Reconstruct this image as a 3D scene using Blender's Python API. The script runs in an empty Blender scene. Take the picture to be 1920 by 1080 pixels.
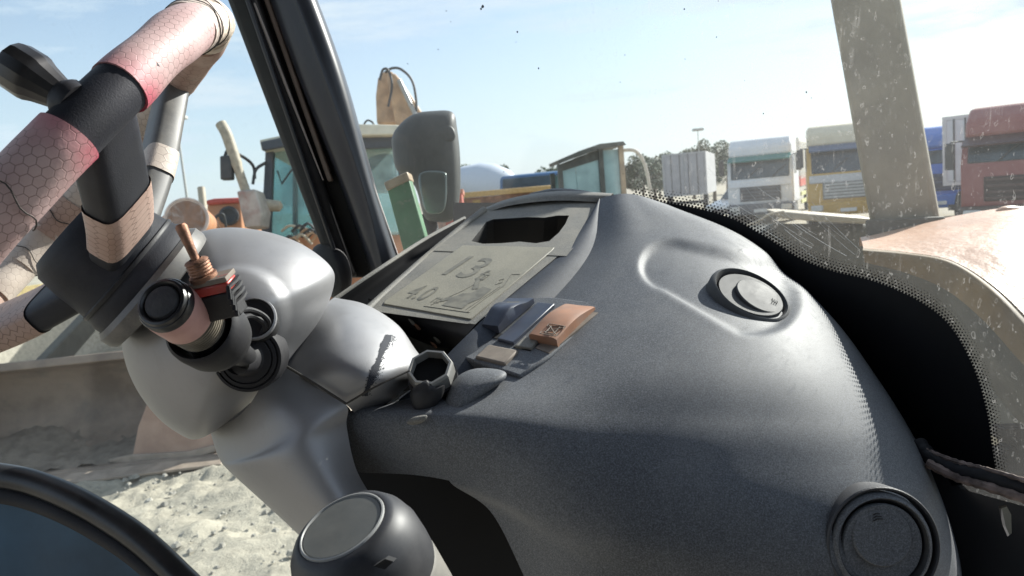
import bpy, math, random
import numpy as np
from mathutils import Vector, Matrix
random.seed(5); rng = np.random.default_rng(5)
R = math.radians
S = bpy.context.scene
COL = S.collection

# ---------------------------------------------------------------- camera
F = 1387.0                                   # focal length in photograph pixels (1920 wide)
HEYE = 2.0
cam = bpy.data.cameras.new('camera'); co = bpy.data.objects.new('camera', cam); COL.objects.link(co)
cam.sensor_width = 36; cam.lens = 36 * F / 1920; cam.clip_start = 0.02; cam.clip_end = 2000
CM = Matrix.Translation((0, 0, HEYE)) @ Matrix.Rotation(R(90 - 7.2), 4, 'X') @ Matrix.Rotation(R(-5.0), 4, 'Z')
co.matrix_world = CM
cam.dof.use_dof = True; cam.dof.focus_distance = 0.56; cam.dof.aperture_fstop = 18
S.camera = co

# ---------------------------------------------------------------- sky and sun
SUN_AZ, SUN_EL = 52, 32                      # azimuth to the right of the view direction
world = bpy.data.worlds.new('World'); S.world = world; world.use_nodes = True
wt = world.node_tree; wt.nodes.clear()
def wn(t, **k):
    n = wt.nodes.new(t)
    for a, b in k.items(): setattr(n, a, b)
    return n
sky = wn('ShaderNodeTexSky', sky_type='NISHITA', sun_disc=False)
sky.sun_elevation = R(SUN_EL); sky.sun_rotation = R(SUN_AZ); sky.dust_density = 0.8; sky.air_density = 1.0; sky.ozone_density = 2.0
bg = wn('ShaderNodeBackground'); bg.inputs[1].default_value = 0.095
tc = wn('ShaderNodeTexCoord'); mp = wn('ShaderNodeMapping'); mp.inputs['Rotation'].default_value = (0.15, 0.1, 0.5)
mp.inputs['Scale'].default_value = (1.0, 2.4, 7.0)
nz = wn('ShaderNodeTexNoise'); nz.inputs['Scale'].default_value = 2.2; nz.inputs['Detail'].default_value = 7; nz.inputs['Roughness'].default_value = 0.62
cr = wn('ShaderNodeValToRGB'); cr.color_ramp.elements[0].position = 0.40; cr.color_ramp.elements[1].position = 0.62
cr.color_ramp.elements[0].color = (0.10, 0.10, 0.10, 1); cr.color_ramp.elements[1].color = (1, 1, 1, 1)
mx = wn('ShaderNodeMixRGB'); mx.inputs[2].default_value = (4.5, 5.15, 5.9, 1)
sep = wn('ShaderNodeSeparateXYZ'); hz = wn('ShaderNodeMapRange'); hz.inputs[1].default_value = 0.0; hz.inputs[2].default_value = 0.40; hz.inputs[3].default_value = 0.82; hz.inputs[4].default_value = 0.0
mxx = wn('ShaderNodeMath', operation='MAXIMUM')
wo = wn('ShaderNodeOutputWorld')
L = wt.links.new
L(tc.outputs['Generated'], mp.inputs['Vector']); L(mp.outputs[0], nz.inputs['Vector']); L(nz.outputs[0], cr.inputs[0])
L(tc.outputs['Generated'], sep.inputs[0]); L(sep.outputs[2], hz.inputs[0]); L(hz.outputs[0], mxx.inputs[0]); L(cr.outputs[0], mxx.inputs[1]); L(mxx.outputs[0], mx.inputs[0]); L(sky.outputs[0], mx.inputs[1]); L(mx.outputs[0], bg.inputs[0]); L(bg.outputs[0], wo.inputs[0])

sl = bpy.data.lights.new('sun', 'SUN'); sl.energy = 5.0; sl.angle = R(0.5); sl.color = (1, 0.965, 0.915)
so = bpy.data.objects.new('sun', sl); COL.objects.link(so)
sd = Vector((math.sin(R(SUN_AZ)) * math.cos(R(SUN_EL)), math.cos(R(SUN_AZ)) * math.cos(R(SUN_EL)), math.sin(R(SUN_EL))))
so.rotation_euler = sd.to_track_quat('Z', 'Y').to_euler(); so.location = sd * 30

S.view_settings.view_transform = 'Standard'; S.view_settings.look = 'None'
S.view_settings.exposure = 0.97; S.view_settings.gamma = 1; S.view_settings.use_curve_mapping = False
S.render.engine = 'CYCLES'
S.cycles.max_bounces = 8; S.cycles.transparent_max_bounces = 16; S.cycles.use_denoising = True
S.cycles.caustics_reflective = False; S.cycles.caustics_refractive = False

# ---------------------------------------------------------------- geometry helpers
def W(X, Y, Z): return CM @ Vector((X, Y, -Z))           # camera axes (right, up, depth) to world
def V(px, py, d): return W((px - 960) / F * d, (540 - py) / F * d, d)
def VD(x, y, z): return (CM.to_3x3() @ Vector((x, y, -z)))
RAY0 = Vector((0, 0, HEYE))
def ray(px, py): return (V(px, py, 1.0) - RAY0)
def G(px, dist, z=0.0):                                    # a point of the yard at a bearing and distance
    r = ray(px, 364 - 0.0875 * (px - 960)); r.z = 0; r.normalize()
    p = r * dist; return Vector((p.x, p.y, z))

class Plane:
    def __init__(s, a, b, c):
        s.o = V(*a); s.n = (V(*b) - s.o).cross(V(*c) - s.o).normalized()
        if s.n.dot(RAY0 - s.o) < 0: s.n = -s.n
    def hit(s, px, py, off=0.0):
        r = ray(px, py); o = s.o + s.n * off
        return RAY0 + r * ((o - RAY0).dot(s.n) / r.dot(s.n))

class MB:
    def __init__(s): s.v = []; s.f = []; s.uv = []; s.mi = []
    def add(s, vs, fs, uvs=None):
        k = len(s.v); s.v.extend([Vector(p) for p in vs])
        for i, f in enumerate(fs):
            s.f.append([k + j for j in f]); s.uv.append(uvs[i] if uvs else None)
        return s
    def box(s, c, sx, sy, sz, rot=None):
        c = Vector(c); vs = []
        for z in (-1, 1):
            for y in (-1, 1):
                for x in (-1, 1):
                    p = Vector((x * sx / 2, y * sy / 2, z * sz / 2)); vs.append(c + (rot @ p if rot else p))
        return s.add(vs, [(0, 2, 3, 1), (4, 5, 7, 6), (0, 1, 5, 4), (2, 6, 7, 3), (0, 4, 6, 2), (1, 3, 7, 5)])
    def prism(s, poly, vec):
        n = len(poly); vec = Vector(vec); a = [Vector(p) for p in poly]; b = [p + vec for p in a]
        fs = [list(range(n)), list(range(2 * n - 1, n - 1, -1))] + [(i, i + n, (i + 1) % n + n, (i + 1) % n) for i in range(n)]
        return s.add(a + b, fs)
    def lathe(s, o, axis, prof, n=32, caps=True):
        o = Vector(o); ax = Vector(axis).normalized(); u = ax.orthogonal().normalized(); w = ax.cross(u)
        vs = []; fs = []; uvs = []
        m = len(prof)
        for (r, h) in prof:
            for i in range(n):
                t = 2 * math.pi * i / n; vs.append(o + ax * h + (u * math.cos(t) + w * math.sin(t)) * r)
        for j in range(m - 1):
            for i in range(n):
                i2 = (i + 1) % n; fs.append((j * n + i, j * n + i2, (j + 1) * n + i2, (j + 1) * n + i))
        if caps:
            if prof[0][0] > 1e-6: fs.append(list(range(n - 1, -1, -1)))
            if prof[-1][0] > 1e-6: fs.append(list(range((m - 1) * n, m * n)))
        return s.add(vs, fs)
    def tube(s, pts, rad, n=12, caps=True, uscale=None, lump=None, up=None):
        pts = [Vector(p) for p in pts]; k = len(pts)
        if not hasattr(rad, '__len__'): rad = [rad] * k
        vs = []; fs = []; uvs = []; prev = None; L_ = [0]
        for i in range(1, k): L_.append(L_[-1] + (pts[i] - pts[i - 1]).length)
        for i in range(k):
            t = (pts[min(i + 1, k - 1)] - pts[max(i - 1, 0)]).normalized()
            if prev is None: u = (up - t * up.dot(t)).normalized() if up else t.orthogonal().normalized()
            else: u = (prev - t * prev.dot(t)).normalized()
            prev = u; w = t.cross(u)
            for j in range(n):
                a = 2 * math.pi * j / n; r = rad[i] * (1 + (lump(L_[i], a) if lump else 0))
                vs.append(pts[i] + (u * math.cos(a) + w * math.sin(a)) * r)
        for i in range(k - 1):
            for j in range(n):
                j2 = (j + 1) % n; fs.append((i * n + j, i * n + j2, (i + 1) * n + j2, (i + 1) * n + j))
                c = 2 * math.pi * rad[i] / n
                uvs.append(((L_[i], j * c), (L_[i], (j + 1) * c), (L_[i + 1], (j + 1) * c), (L_[i + 1], j * c)))
        if caps:
            fs.append(list(range(n - 1, -1, -1))); fs.append(list(range((k - 1) * n, k * n))); uvs += [None, None]
        return s.add(vs, fs, uvs)
    def grid(s, A, keep=None, closed=False):
        r, c = A.shape[:2]; vs = [Vector(p) for p in A.reshape(-1, 3)]; fs = []
        for i in range(r - 1):
            for j in range(c - (0 if closed else 1)):
                j2 = (j + 1) % c
                if keep is None or keep(i, j): fs.append((i * c + j, i * c + j2, (i + 1) * c + j2, (i + 1) * c + j))
        return s.add(vs, fs)

def obj(name, mb, mat, parent=None, smooth=40, bevel=0, seg=2, fix=True):
    off = parent.matrix_basis.translation if parent is not None else Vector((0, 0, 0))
    chain = parent.parent if parent is not None else None
    while chain is not None: off = off + chain.matrix_basis.translation; chain = chain.parent
    if parent is not None and parent.get('local'): off = Vector((0, 0, 0))
    me = bpy.data.meshes.new(name)
    me.from_pydata([tuple(p - off) for p in mb.v], [], mb.f)
    if any(u is not None for u in mb.uv):
        uvl = me.uv_layers.new(name='UVMap'); li = 0
        for f, u in zip(mb.f, mb.uv):
            for q in range(len(f)):
                if u is not None: uvl.data[li].uv = u[q]
                li += 1
    me.materials.append(mat)
    if fix:
        import bmesh
        b = bmesh.new(); b.from_mesh(me); bmesh.ops.remove_doubles(b, verts=b.verts, dist=1e-6)
        bmesh.ops.recalc_face_normals(b, faces=b.faces); b.to_mesh(me); b.free()
    if smooth:
        me.polygons.foreach_set('use_smooth', [True] * len(me.polygons)); me.set_sharp_from_angle(angle=R(smooth))
    me.update()
    o = bpy.data.objects.new(name, me); COL.objects.link(o)
    if parent is not None:
        o.parent = parent
        if parent.get('local'): o['local'] = 1
    if bevel:
        b = o.modifiers.new('bevel', 'BEVEL'); b.width = bevel; b.segments = seg; b.limit_method = 'ANGLE'; b.angle_limit = R(35); b.harden_normals = False
    return o
def tag(o, label, cat, group=None, kind=None):
    o['label'] = label; o['category'] = cat
    if group: o['group'] = group
    if kind: o['kind'] = kind
    return o
def thing(name, label, cat, loc=(0, 0, 0), group=None, rotz=0, local=False):
    o = bpy.data.objects.new(name, None); COL.objects.link(o); o.location = loc; o.rotation_euler = (0, 0, rotz)
    o.empty_display_size = 0.05
    if local: o['local'] = 1
    bpy.context.view_layer.update()
    return tag(o, label, cat, group)

def cr1(P, n):                                                # Catmull-Rom through the rows of P, n samples per span
    P = np.asarray(P, float); k = len(P)
    Q = np.concatenate([[2 * P[0] - P[1]], P, [2 * P[-1] - P[-2]]])
    out = []
    for i in range(k - 1):
        p0, p1, p2, p3 = Q[i], Q[i + 1], Q[i + 2], Q[i + 3]
        for t in np.arange(n) / n:
            out.append(0.5 * ((2 * p1) + (p2 - p0) * t + (2 * p0 - 5 * p1 + 4 * p2 - p3) * t * t + (3 * p1 - p0 - 3 * p2 + p3) * t ** 3))
    out.append(P[-1]); return np.array(out)
def net(rows, n=8, m=8, world=True):                          # control net of (px, py, depth) to a dense surface
    A = np.array([[tuple(V(*p)) for p in r] for r in rows]) if world else np.array(rows, float)
    A = cr1(A, n); A = np.swapaxes(cr1(np.swapaxes(A, 0, 1), m), 0, 1)
    return A
def curve(pts, n=8): return [Vector(p) for p in cr1([tuple(V(*p)) for p in pts], n)]
def closed_curve(pts, n):
    P = np.asarray(pts, float); k = len(P); out = []
    for i in range(k):
        p0, p1, p2, p3 = P[i - 1], P[i], P[(i + 1) % k], P[(i + 2) % k]
        for t in np.arange(n) / n:
            out.append(0.5 * ((2 * p1) + (p2 - p0) * t + (2 * p0 - 5 * p1 + 4 * p2 - p3) * t * t + (3 * p1 - p0 - 3 * p2 + p3) * t ** 3))
    return np.array(out)
def inflate(outline, d0, hf, hb, c=None, n=5, rings=14, ex=2.0, gx=0.0, gy=0.0, sharp=False):
    """A closed rounded body: outline in pixels at depth d0, bulging hf towards and hb away from the viewer."""
    O = np.asarray(outline, float) if sharp else closed_curve(outline, n)
    c = np.array(c if c is not None else O.mean(0), float); N = len(O); mb = MB(); vs = []
    def pos(p, off): return V(p[0], p[1], d0 + gx * (p[0] - c[0]) + gy * (p[1] - c[1]) + off)
    prof = [math.sin(math.pi / 2 * k / rings) for k in range(rings, 0, -1)]
    ringsl = [(s, -hf * max(0.0, 1 - s ** ex) ** (1 / ex)) for s in prof] + [(0, -hf)]
    back = [(s, hb * max(0.0, 1 - s ** ex) ** (1 / ex)) for s in prof[1:]] + [(0, hb)]
    for s, o in ringsl[:-1]: vs += [pos(c + (q - c) * s, o) for q in O]
    nf = len(ringsl) - 1; cf = len(vs); vs.append(pos(c, -hf)); fs = []
    for j in range(nf - 1):
        for i in range(N): fs.append((j * N + i, j * N + (i + 1) % N, (j + 1) * N + (i + 1) % N, (j + 1) * N + i))
    for i in range(N): fs.append(((nf - 1) * N + i, (nf - 1) * N + (i + 1) % N, cf))
    b0 = len(vs)
    for s, o in back[:-1]: vs += [pos(c + (q - c) * s, o) for q in O]
    nb = len(back) - 1; cb = len(vs); vs.append(pos(c, hb))
    prev = 0
    for j in range(nb):
        a = b0 + j * N
        for i in range(N): fs.append((prev + i, a + i, a + (i + 1) % N, prev + (i + 1) % N))
        prev = a
    for i in range(N): fs.append((prev + i, cb, prev + (i + 1) % N))
    return mb.add(vs, fs)

# ---------------------------------------------------------------- materials
class NT:
    def __init__(s, name):
        s.m = bpy.data.materials.new(name); s.m.use_nodes = True; s.t = s.m.node_tree; s.t.nodes.clear()
        s.out = s.n('ShaderNodeOutputMaterial')
    def n(s, t, **k):
        q = s.t.nodes.new(t)
        for a, b in k.items(): setattr(q, a, b)
        return q
    def l(s, a, b): s.t.links.new(a, b)
    def val(s, sock, v):
        if hasattr(v, 'links') or isinstance(v, bpy.types.NodeSocket): s.l(v, sock)
        else: sock.default_value = v
    def math(s, op, a, b=0.0, c=None, clamp=False):
        q = s.n('ShaderNodeMath', operation=op, use_clamp=clamp); s.val(q.inputs[0], a); s.val(q.inputs[1], b)
        if c is not None: s.val(q.inputs[2], c)
        return q.outputs[0]
    def vmath(s, op, a, b=None):
        q = s.n('ShaderNodeVectorMath', operation=op); s.val(q.inputs[0], a)
        if b is not None: s.val(q.inputs[1], b)
        return q.outputs[0]
    def obj(s, scale=(1, 1, 1), rot=(0, 0, 0)):
        tc = s.n('ShaderNodeTexCoord'); mp = s.n('ShaderNodeMapping'); s.l(tc.outputs['Object'], mp.inputs[0])
        mp.inputs['Scale'].default_value = scale; mp.inputs['Rotation'].default_value = rot; return mp.outputs[0]
    def noise(s, vec, scale, detail=4, rough=0.55):
        q = s.n('ShaderNodeTexNoise'); s.l(vec, q.inputs['Vector']); q.inputs['Scale'].default_value = scale
        q.inputs['Detail'].default_value = detail; q.inputs['Roughness'].default_value = rough; return q.outputs[0]
    def ramp(s, f, a, b, ca=0.0, cb=1.0):
        q = s.n('ShaderNodeMapRange'); s.val(q.inputs[0], f)
        for i, x in enumerate((a, b, ca, cb)): q.inputs[1 + i].default_value = x
        q.interpolation_type = 'SMOOTHSTEP'; return q.outputs[0]
    def mix(s, f, a, b):
        q = s.n('ShaderNodeMixRGB'); s.val(q.inputs[0], f)
        for i, x in ((1, a), (2, b)):
            if isinstance(x, bpy.types.NodeSocket): s.l(x, q.inputs[i])
            else: q.inputs[i].default_value = (*x, 1)
        return q.outputs[0]

def M(name, col, rough=0.5, metal=0.0, var=0.15, vs=20, bump=0.0, bs=400, dust=0.0, dcol=(0.42, 0.37, 0.30), ds=12, spec=0.5, coat=0.0,
      grime=0.0, gcol=(0.05, 0.04, 0.035), gs=30, stretch=(1, 1, 1), speck=0.0):
    t = NT(name); v = t.obj(stretch); p = t.n('ShaderNodeBsdfPrincipled'); t.l(p.outputs[0], t.out.inputs[0])
    n1 = t.noise(v, vs, 5)
    c = t.mix(t.ramp(n1, 0.3, 0.7), [x * (1 - var) for x in col], [x * (1 + var) for x in col])
    rg = t.math('ADD', rough, t.math('MULTIPLY', t.math('SUBTRACT', n1, 0.5), 0.15))
    if grime:
        g = t.math('MULTIPLY', t.ramp(t.noise(v, gs, 8, 0.7), 0.52, 0.70), grime); c = t.mix(g, c, gcol)
    if speck:
        sp_ = t.noise(v, 800, 2, 0.8); c = t.mix(t.math('MULTIPLY', t.ramp(sp_, 0.50, 0.66), speck), c, [x * 1.9 for x in col]); c = t.mix(t.math('MULTIPLY', t.ramp(sp_, 0.50, 0.36), speck), c, [x * 0.45 for x in col])
    if dust:
        a = t.noise(v, ds, 6, 0.65); b = t.noise(v, ds * 14, 3, 0.7)
        d = t.math('MULTIPLY', t.math('ADD', t.ramp(a, 0.35, 0.75, 0.35, 1.0), t.math('MULTIPLY', t.math('SUBTRACT', b, 0.5), 0.7)), dust, clamp=True)
        c = t.mix(d, c, dcol); rg = t.math('ADD', rg, t.math('MULTIPLY', d, 0.3))
    t.l(c, p.inputs['Base Color']); t.l(rg, p.inputs['Roughness'])
    p.inputs['Metallic'].default_value = metal; p.inputs['Specular IOR Level'].default_value = spec
    if coat: p.inputs['Coat Weight'].default_value = coat; p.inputs['Coat Roughness'].default_value = 0.1
    if bump:
        bn = t.n('ShaderNodeBump'); bn.inputs['Strength'].default_value = bump; bn.inputs['Distance'].default_value = 0.0007 if bs > 60 else 0.02
        t.l(t.noise(v, bs, 3), bn.inputs['Height']); t.l(bn.outputs[0], p.inputs['Normal'])
    return t.m

DASH = M('dash_plastic', (0.096, 0.103, 0.116), 0.56, var=0.10, vs=9, bump=0.16, bs=1500, dust=0.22, dcol=(0.34, 0.33, 0.31), ds=11, spec=0.3, speck=0.75)
BAND = M('slate_trim_and_shade', (0.020, 0.027, 0.042), 0.6, var=0.1, vs=9, bump=0.16, bs=1500, dust=0.15, dcol=(0.25, 0.25, 0.25), spec=0.3, speck=0.6)  # navy trim bar, with the shade band beside the panel put into its colour
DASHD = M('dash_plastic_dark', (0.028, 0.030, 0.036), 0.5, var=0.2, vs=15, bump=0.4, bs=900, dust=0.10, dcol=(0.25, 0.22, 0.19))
DUSTY = M('dusty_grey_plastic', (0.13, 0.13, 0.125), 0.6, var=0.15, vs=20, bump=0.6, bs=800, dust=0.55, dcol=(0.34, 0.31, 0.25), ds=18, speck=0.5)
PLATEM = M('dusty_label_plate', (0.225, 0.210, 0.165), 0.45, var=0.12, vs=25, bump=0.15, bs=700, dust=0.5, dcol=(0.33, 0.305, 0.24), ds=14, speck=0.35)
PRINT = M('faded_grey_print', (0.12, 0.118, 0.105), 0.6, var=0.3, vs=120, dust=0.6, dcol=(0.24, 0.225, 0.175), ds=60)
BLACK = M('black_plastic', (0.012, 0.013, 0.017), 0.5, spec=0.35, var=0.3, vs=30, bump=0.15, bs=500, dust=0.08, dcol=(0.3, 0.27, 0.23), ds=25)
RUBBER = M('black_rubber', (0.012, 0.012, 0.015), 0.62, spec=0.3, var=0.3, vs=40, bump=0.2, bs=300, dust=0.05, dcol=(0.26, 0.24, 0.21), ds=30)
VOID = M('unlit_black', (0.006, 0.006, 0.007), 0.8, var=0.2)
SILVER = M('silver_paint', (0.285, 0.285, 0.295), 0.48, metal=0.45, var=0.06, vs=14, bump=0.10, bs=900, dust=0.12, dcol=(0.42, 0.38, 0.33), ds=10, grime=0.10, gcol=(0.10, 0.08, 0.06), gs=60)
CHROME = M('worn_bright_rim', (0.33, 0.33, 0.32), 0.35, metal=0.4, dust=0.3, ds=60)
RUST = M('rusty_steel', (0.25, 0.12, 0.07), 0.55, metal=0.5, var=0.5, vs=200, bump=0.5, bs=600, dust=0.25, dcol=(0.4, 0.28, 0.22), ds=120)
REDP = M('red_enamel', (0.45, 0.025, 0.02), 0.35, var=0.2, vs=60, dust=0.15, ds=80)
BLUEP = M('dark_blue_plastic', (0.022, 0.034, 0.066), 0.35, var=0.2, vs=40, dust=0.1, ds=30)
TANP = M('orange_tan_plastic', (0.36, 0.155, 0.075), 0.55, var=0.12, vs=60, dust=0.6, dcol=(0.33, 0.25, 0.205), ds=40)
BROWNP = M('brown_dusty_plastic', (0.17, 0.135, 0.11), 0.6, var=0.2, vs=60, dust=0.45, dcol=(0.38, 0.33, 0.27), ds=40)
INLAY = M('grey_inlay', (0.11, 0.115, 0.11), 0.38, var=0.1, vs=60, dust=0.12, ds=50)
GLOSSBLK = M('glossy_black', (0.010, 0.011, 0.014), 0.34, var=0.2, vs=30, dust=0.06, ds=30)
GREYSPOKE = M('grey_worn_spoke', (0.07, 0.074, 0.08), 0.45, var=0.2, vs=50, dust=0.3, ds=40)
HUBM = M('hub_plastic', (0.015, 0.017, 0.024), 0.55, spec=0.3, var=0.25, vs=25, bump=0.25, bs=900, dust=0.10, dcol=(0.2, 0.19, 0.18), ds=16)
PILLAR = M('pillar_black_paint', (0.012, 0.014, 0.020), 0.36, var=0.25, vs=12, dust=0.10, dcol=(0.2, 0.21, 0.24), ds=7, stretch=(1, 1, 0.4))
TANSTRIP = M('brown_seal_strip', (0.20, 0.155, 0.13), 0.6, var=0.2)
PALESTRIP = M('pale_edge_strip', (0.5, 0.45, 0.42), 0.45, var=0.15)
POSTM = M('weathered_tan_steel', (0.20, 0.185, 0.135), 0.65, var=0.3, vs=8, bump=0.3, bs=90, dust=0.3, dcol=(0.34, 0.32, 0.26), ds=14, grime=0.7, gcol=(0.10, 0.085, 0.06), gs=9)
PINK = M('sand_pink_paint', (0.43, 0.235, 0.145), 0.45, var=0.08, vs=10, bump=0.12, bs=60, dust=0.2, dcol=(0.5, 0.42, 0.34), ds=12, grime=0.35, gcol=(0.36, 0.31, 0.26), gs=16)
OCHRE = M('dirty_ochre_paint', (0.17, 0.095, 0.018), 0.6, var=0.4, vs=9, grime=0.6, gcol=(0.08, 0.07, 0.045), gs=7, bump=0.3, bs=80, dust=0.2, ds=20)
BEIGE = M('beige_steel', (0.42, 0.36, 0.27), 0.55, var=0.15, vs=20)
OLIVE = M('dirty_olive_steel', (0.045, 0.047, 0.038), 0.7, var=0.4, vs=6, dust=0.2, dcol=(0.25, 0.22, 0.17), ds=8)
GREEN = M('flaking_green_paint', (0.055, 0.19, 0.085), 0.55, var=0.2, vs=20, grime=0.9, gcol=(0.32, 0.31, 0.26), gs=45, dust=0.1)
TAPEB = M('brown_packing_tape', (0.36, 0.28, 0.19), 0.4, var=0.2, vs=80)
MIRRORH = M('grey_mirror_housing', (0.018, 0.023, 0.025), 0.5, var=0.3, vs=10, dust=0.25, dcol=(0.2, 0.21, 0.19), ds=14, stretch=(1, 1, .5))
MIRRORG = M('dusty_mirror_face', (0.16, 0.19, 0.18), 0.25, metal=0.6, var=0.3, vs=8)
CREAMT = M('cream_tape', (0.60, 0.50, 0.40), 0.42, var=0.15, vs=40, bump=0.4, bs=60, dust=0.2, ds=30)
SANDC = (0.39, 0.355, 0.285)

def tape_mat(name, c1, c2, line=0.35, stain=True, size=0.0085):
    """hexagon-embossed reflective tape; uv in metres along and round the tube; magenta dye at the 'stain' attribute."""
    t = NT(name); p = t.n('ShaderNodeBsdfPrincipled'); t.l(p.outputs[0], t.out.inputs[0])
    uv = t.n('ShaderNodeUVMap').outputs[0]; v = t.obj()
    q = t.n('ShaderNodeVectorMath', operation='SCALE'); t.l(uv, q.inputs[0]); q.inputs['Scale'].default_value = 1 / size
    jn = t.n('ShaderNodeTexNoise'); t.l(v, jn.inputs['Vector']); jn.inputs['Scale'].default_value = 60
    j2 = t.n('ShaderNodeVectorMath', operation='SCALE'); t.l(jn.outputs[1], j2.inputs[0]); j2.inputs['Scale'].default_value = 0.25
    u = t.vmath('ADD', t.vmath('ADD', q.outputs[0], j2.outputs[0]), (400.0, 692.8203, 0.0))
    s = (1.0, 1.7320508, 1.0)
    a = t.vmath('SUBTRACT', t.vmath('MODULO', u, s), (0.5, 0.8660254, 0.5))
    b = t.vmath('SUBTRACT', t.vmath('MODULO', t.vmath('SUBTRACT', u, (0.5, 0.8660254, 0.0)), s), (0.5, 0.8660254, 0.5))
    def edge(w):
        x = t.n('ShaderNodeSeparateXYZ'); t.l(w, x.inputs[0])
        ax = t.math('ABSOLUTE', x.outputs[0]); ay = t.math('ABSOLUTE', x.outputs[1])
        return t.math('MAXIMUM', ax, t.math('ADD', t.math('MULTIPLY', ax, 0.5), t.math('MULTIPLY', ay, 0.8660254)))
    e = t.math('MINIMUM', edge(a), edge(b))
    ln = t.ramp(e, 0.44, 0.485)
    patch = t.ramp(t.noise(v, 26, 4), 0.30, 0.55)
    c = t.mix(t.ramp(t.noise(v, 18, 5), 0.35, 0.65), c1, c2)
    c = t.mix(t.math('MULTIPLY', t.ramp(t.noise(v, 130, 6, 0.7), 0.58, 0.72), 0.4), c, (0.3, 0.2, 0.16))
    if stain:
        at = t.n('ShaderNodeAttribute', attribute_name='stain')
        c = t.mix(t.math('MULTIPLY', at.outputs['Fac'], t.ramp(t.noise(v, 45, 5), 0.2, 0.6, 0.55, 1.0)), c, (0.58, 0.03, 0.10))
    c = t.mix(t.math('MULTIPLY', t.math('MULTIPLY', ln, patch), line), c, (0.12, 0.075, 0.06))
    t.l(c, p.inputs['Base Color']); p.inputs['Roughness'].default_value = 0.5; p.inputs['Specular IOR Level'].default_value = 0.35
    bn = t.n('ShaderNodeBump'); bn.inputs['Strength'].default_value = 0.25; bn.inputs['Distance'].default_value = 0.0012
    t.l(t.math('SUBTRACT', t.noise(v, 130, 4), t.math('MULTIPLY', ln, 0.5)), bn.inputs['Height']); t.l(bn.outputs[0], p.inputs['Normal'])
    return t.m
PTAPE = tape_mat('pink_hexagon_tape', (0.47, 0.32, 0.305), (0.54, 0.40, 0.38), 0.6, size=0.0058)
CTAPE = tape_mat('cream_hexagon_tape', (0.52, 0.44, 0.38), (0.62, 0.54, 0.47), 0.35, size=0.0075)
STAPE = tape_mat('tan_hexagon_tape', (0.42, 0.28, 0.225), (0.50, 0.36, 0.30), 0.6, size=0.0075)

def glass_mat(name, tint=(0.93, 0.96, 0.94), dust=0.06, spots=0.0, streak=0.0, dcol=(0.58, 0.57, 0.54), grad=None, rough=0.02):
    t = NT(name); tr = t.n('ShaderNodeBsdfTransparent'); tr.inputs[0].default_value = (*tint, 1)
    gl = t.n('ShaderNodeBsdfGlossy'); gl.inputs['Roughness'].default_value = rough
    fr = t.n('ShaderNodeFresnel'); fr.inputs[0].default_value = 1.35
    m1 = t.n('ShaderNodeMixShader'); t.l(t.math('MULTIPLY', fr.outputs[0], 0.45), m1.inputs[0]); t.l(tr.outputs[0], m1.inputs[1]); t.l(gl.outputs[0], m1.inputs[2])
    df = t.n('ShaderNodeBsdfDiffuse'); tl = t.n('ShaderNodeBsdfTranslucent'); df.inputs[0].default_value = (*dcol, 1); tl.inputs[0].default_value = (*dcol, 1)
    m2 = t.n('ShaderNodeMixShader'); m2.inputs[0].default_value = 0.5; t.l(df.outputs[0], m2.inputs[1]); t.l(tl.outputs[0], m2.inputs[2])
    v = t.obj(); d = t.math('MULTIPLY', t.ramp(t.noise(v, 4, 6, 0.6), 0.25, 0.75, 0.55, 1.45), dust)
    w = 1.0
    if grad:                                               # dirt thicker towards the side of the machine the boom throws mud on
        sx = t.n('ShaderNodeSeparateXYZ'); t.l(v, sx.inputs[0]); w = t.ramp(sx.outputs[0], grad[0], grad[1], grad[2], 1.0)
        d = t.math('MULTIPLY', d, t.ramp(sx.outputs[0], grad[0], grad[1], 0.9, 1.1))
    if spots:
        dn = t.n('ShaderNodeTexNoise'); t.l(v, dn.inputs['Vector']); dn.inputs['Scale'].default_value = 90
        sc = t.n('ShaderNodeVectorMath', operation='SCALE'); t.l(dn.outputs[1], sc.inputs[0]); sc.inputs['Scale'].default_value = 0.016
        vv = t.vmath('MULTIPLY', t.vmath('ADD', v, sc.outputs[0]), (1, 1, 0.6))
        for scale, lo, hi, amt, ring in ((170, 0.20, 0.36, 0.32, True), (260, 0.0, 0.26, 0.42, False), (480, 0.0, 0.26, 0.5, False)):
            vo = t.n('ShaderNodeTexVoronoi'); t.l(vv, vo.inputs['Vector']); vo.inputs['Scale'].default_value = scale
            dist = vo.outputs['Distance']; rs = t.n('ShaderNodeSeparateColor'); t.l(vo.outputs['Color'], rs.inputs[0])
            on = t.math('GREATER_THAN', rs.outputs[0], 0.55)
            if ring: mk = t.math('MULTIPLY', t.ramp(dist, lo, lo + 0.05), t.ramp(dist, hi - 0.05, hi, 1, 0))
            else: mk = t.ramp(dist, lo, hi, 1, 0)
            mk = t.math('MULTIPLY', t.math('MULTIPLY', t.math('MULTIPLY', mk, on), rs.outputs[1]), amt * spots)
            if grad: mk = t.math('MULTIPLY', mk, w)
            d = t.math('ADD', d, mk)
    if streak:
        v2 = t.obj((130, 130, 2.5)); st = t.ramp(t.noise(v2, 1, 3), 0.60, 0.72)
        st = t.math('MULTIPLY', st, t.ramp(t.noise(v, 22, 5, 0.7), 0.42, 0.65))
        st = t.math('MULTIPLY', st, streak)
        if grad: st = t.math('MULTIPLY', st, w)
        d = t.math('ADD', d, st)
    d = t.math('MINIMUM', d, 0.8)
    m3 = t.n('ShaderNodeMixShader'); t.l(d, m3.inputs[0]); t.l(m1.outputs[0], m3.inputs[1]); t.l(m2.outputs[0], m3.inputs[2])
    t.l(m3.outputs[0], t.out.inputs[0]); return t.m
WGLASS = glass_mat('dusty_windscreen_glass', dust=0.082, spots=0.85, streak=0.25, grad=(0.05, 0.30, 0.04))
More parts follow.
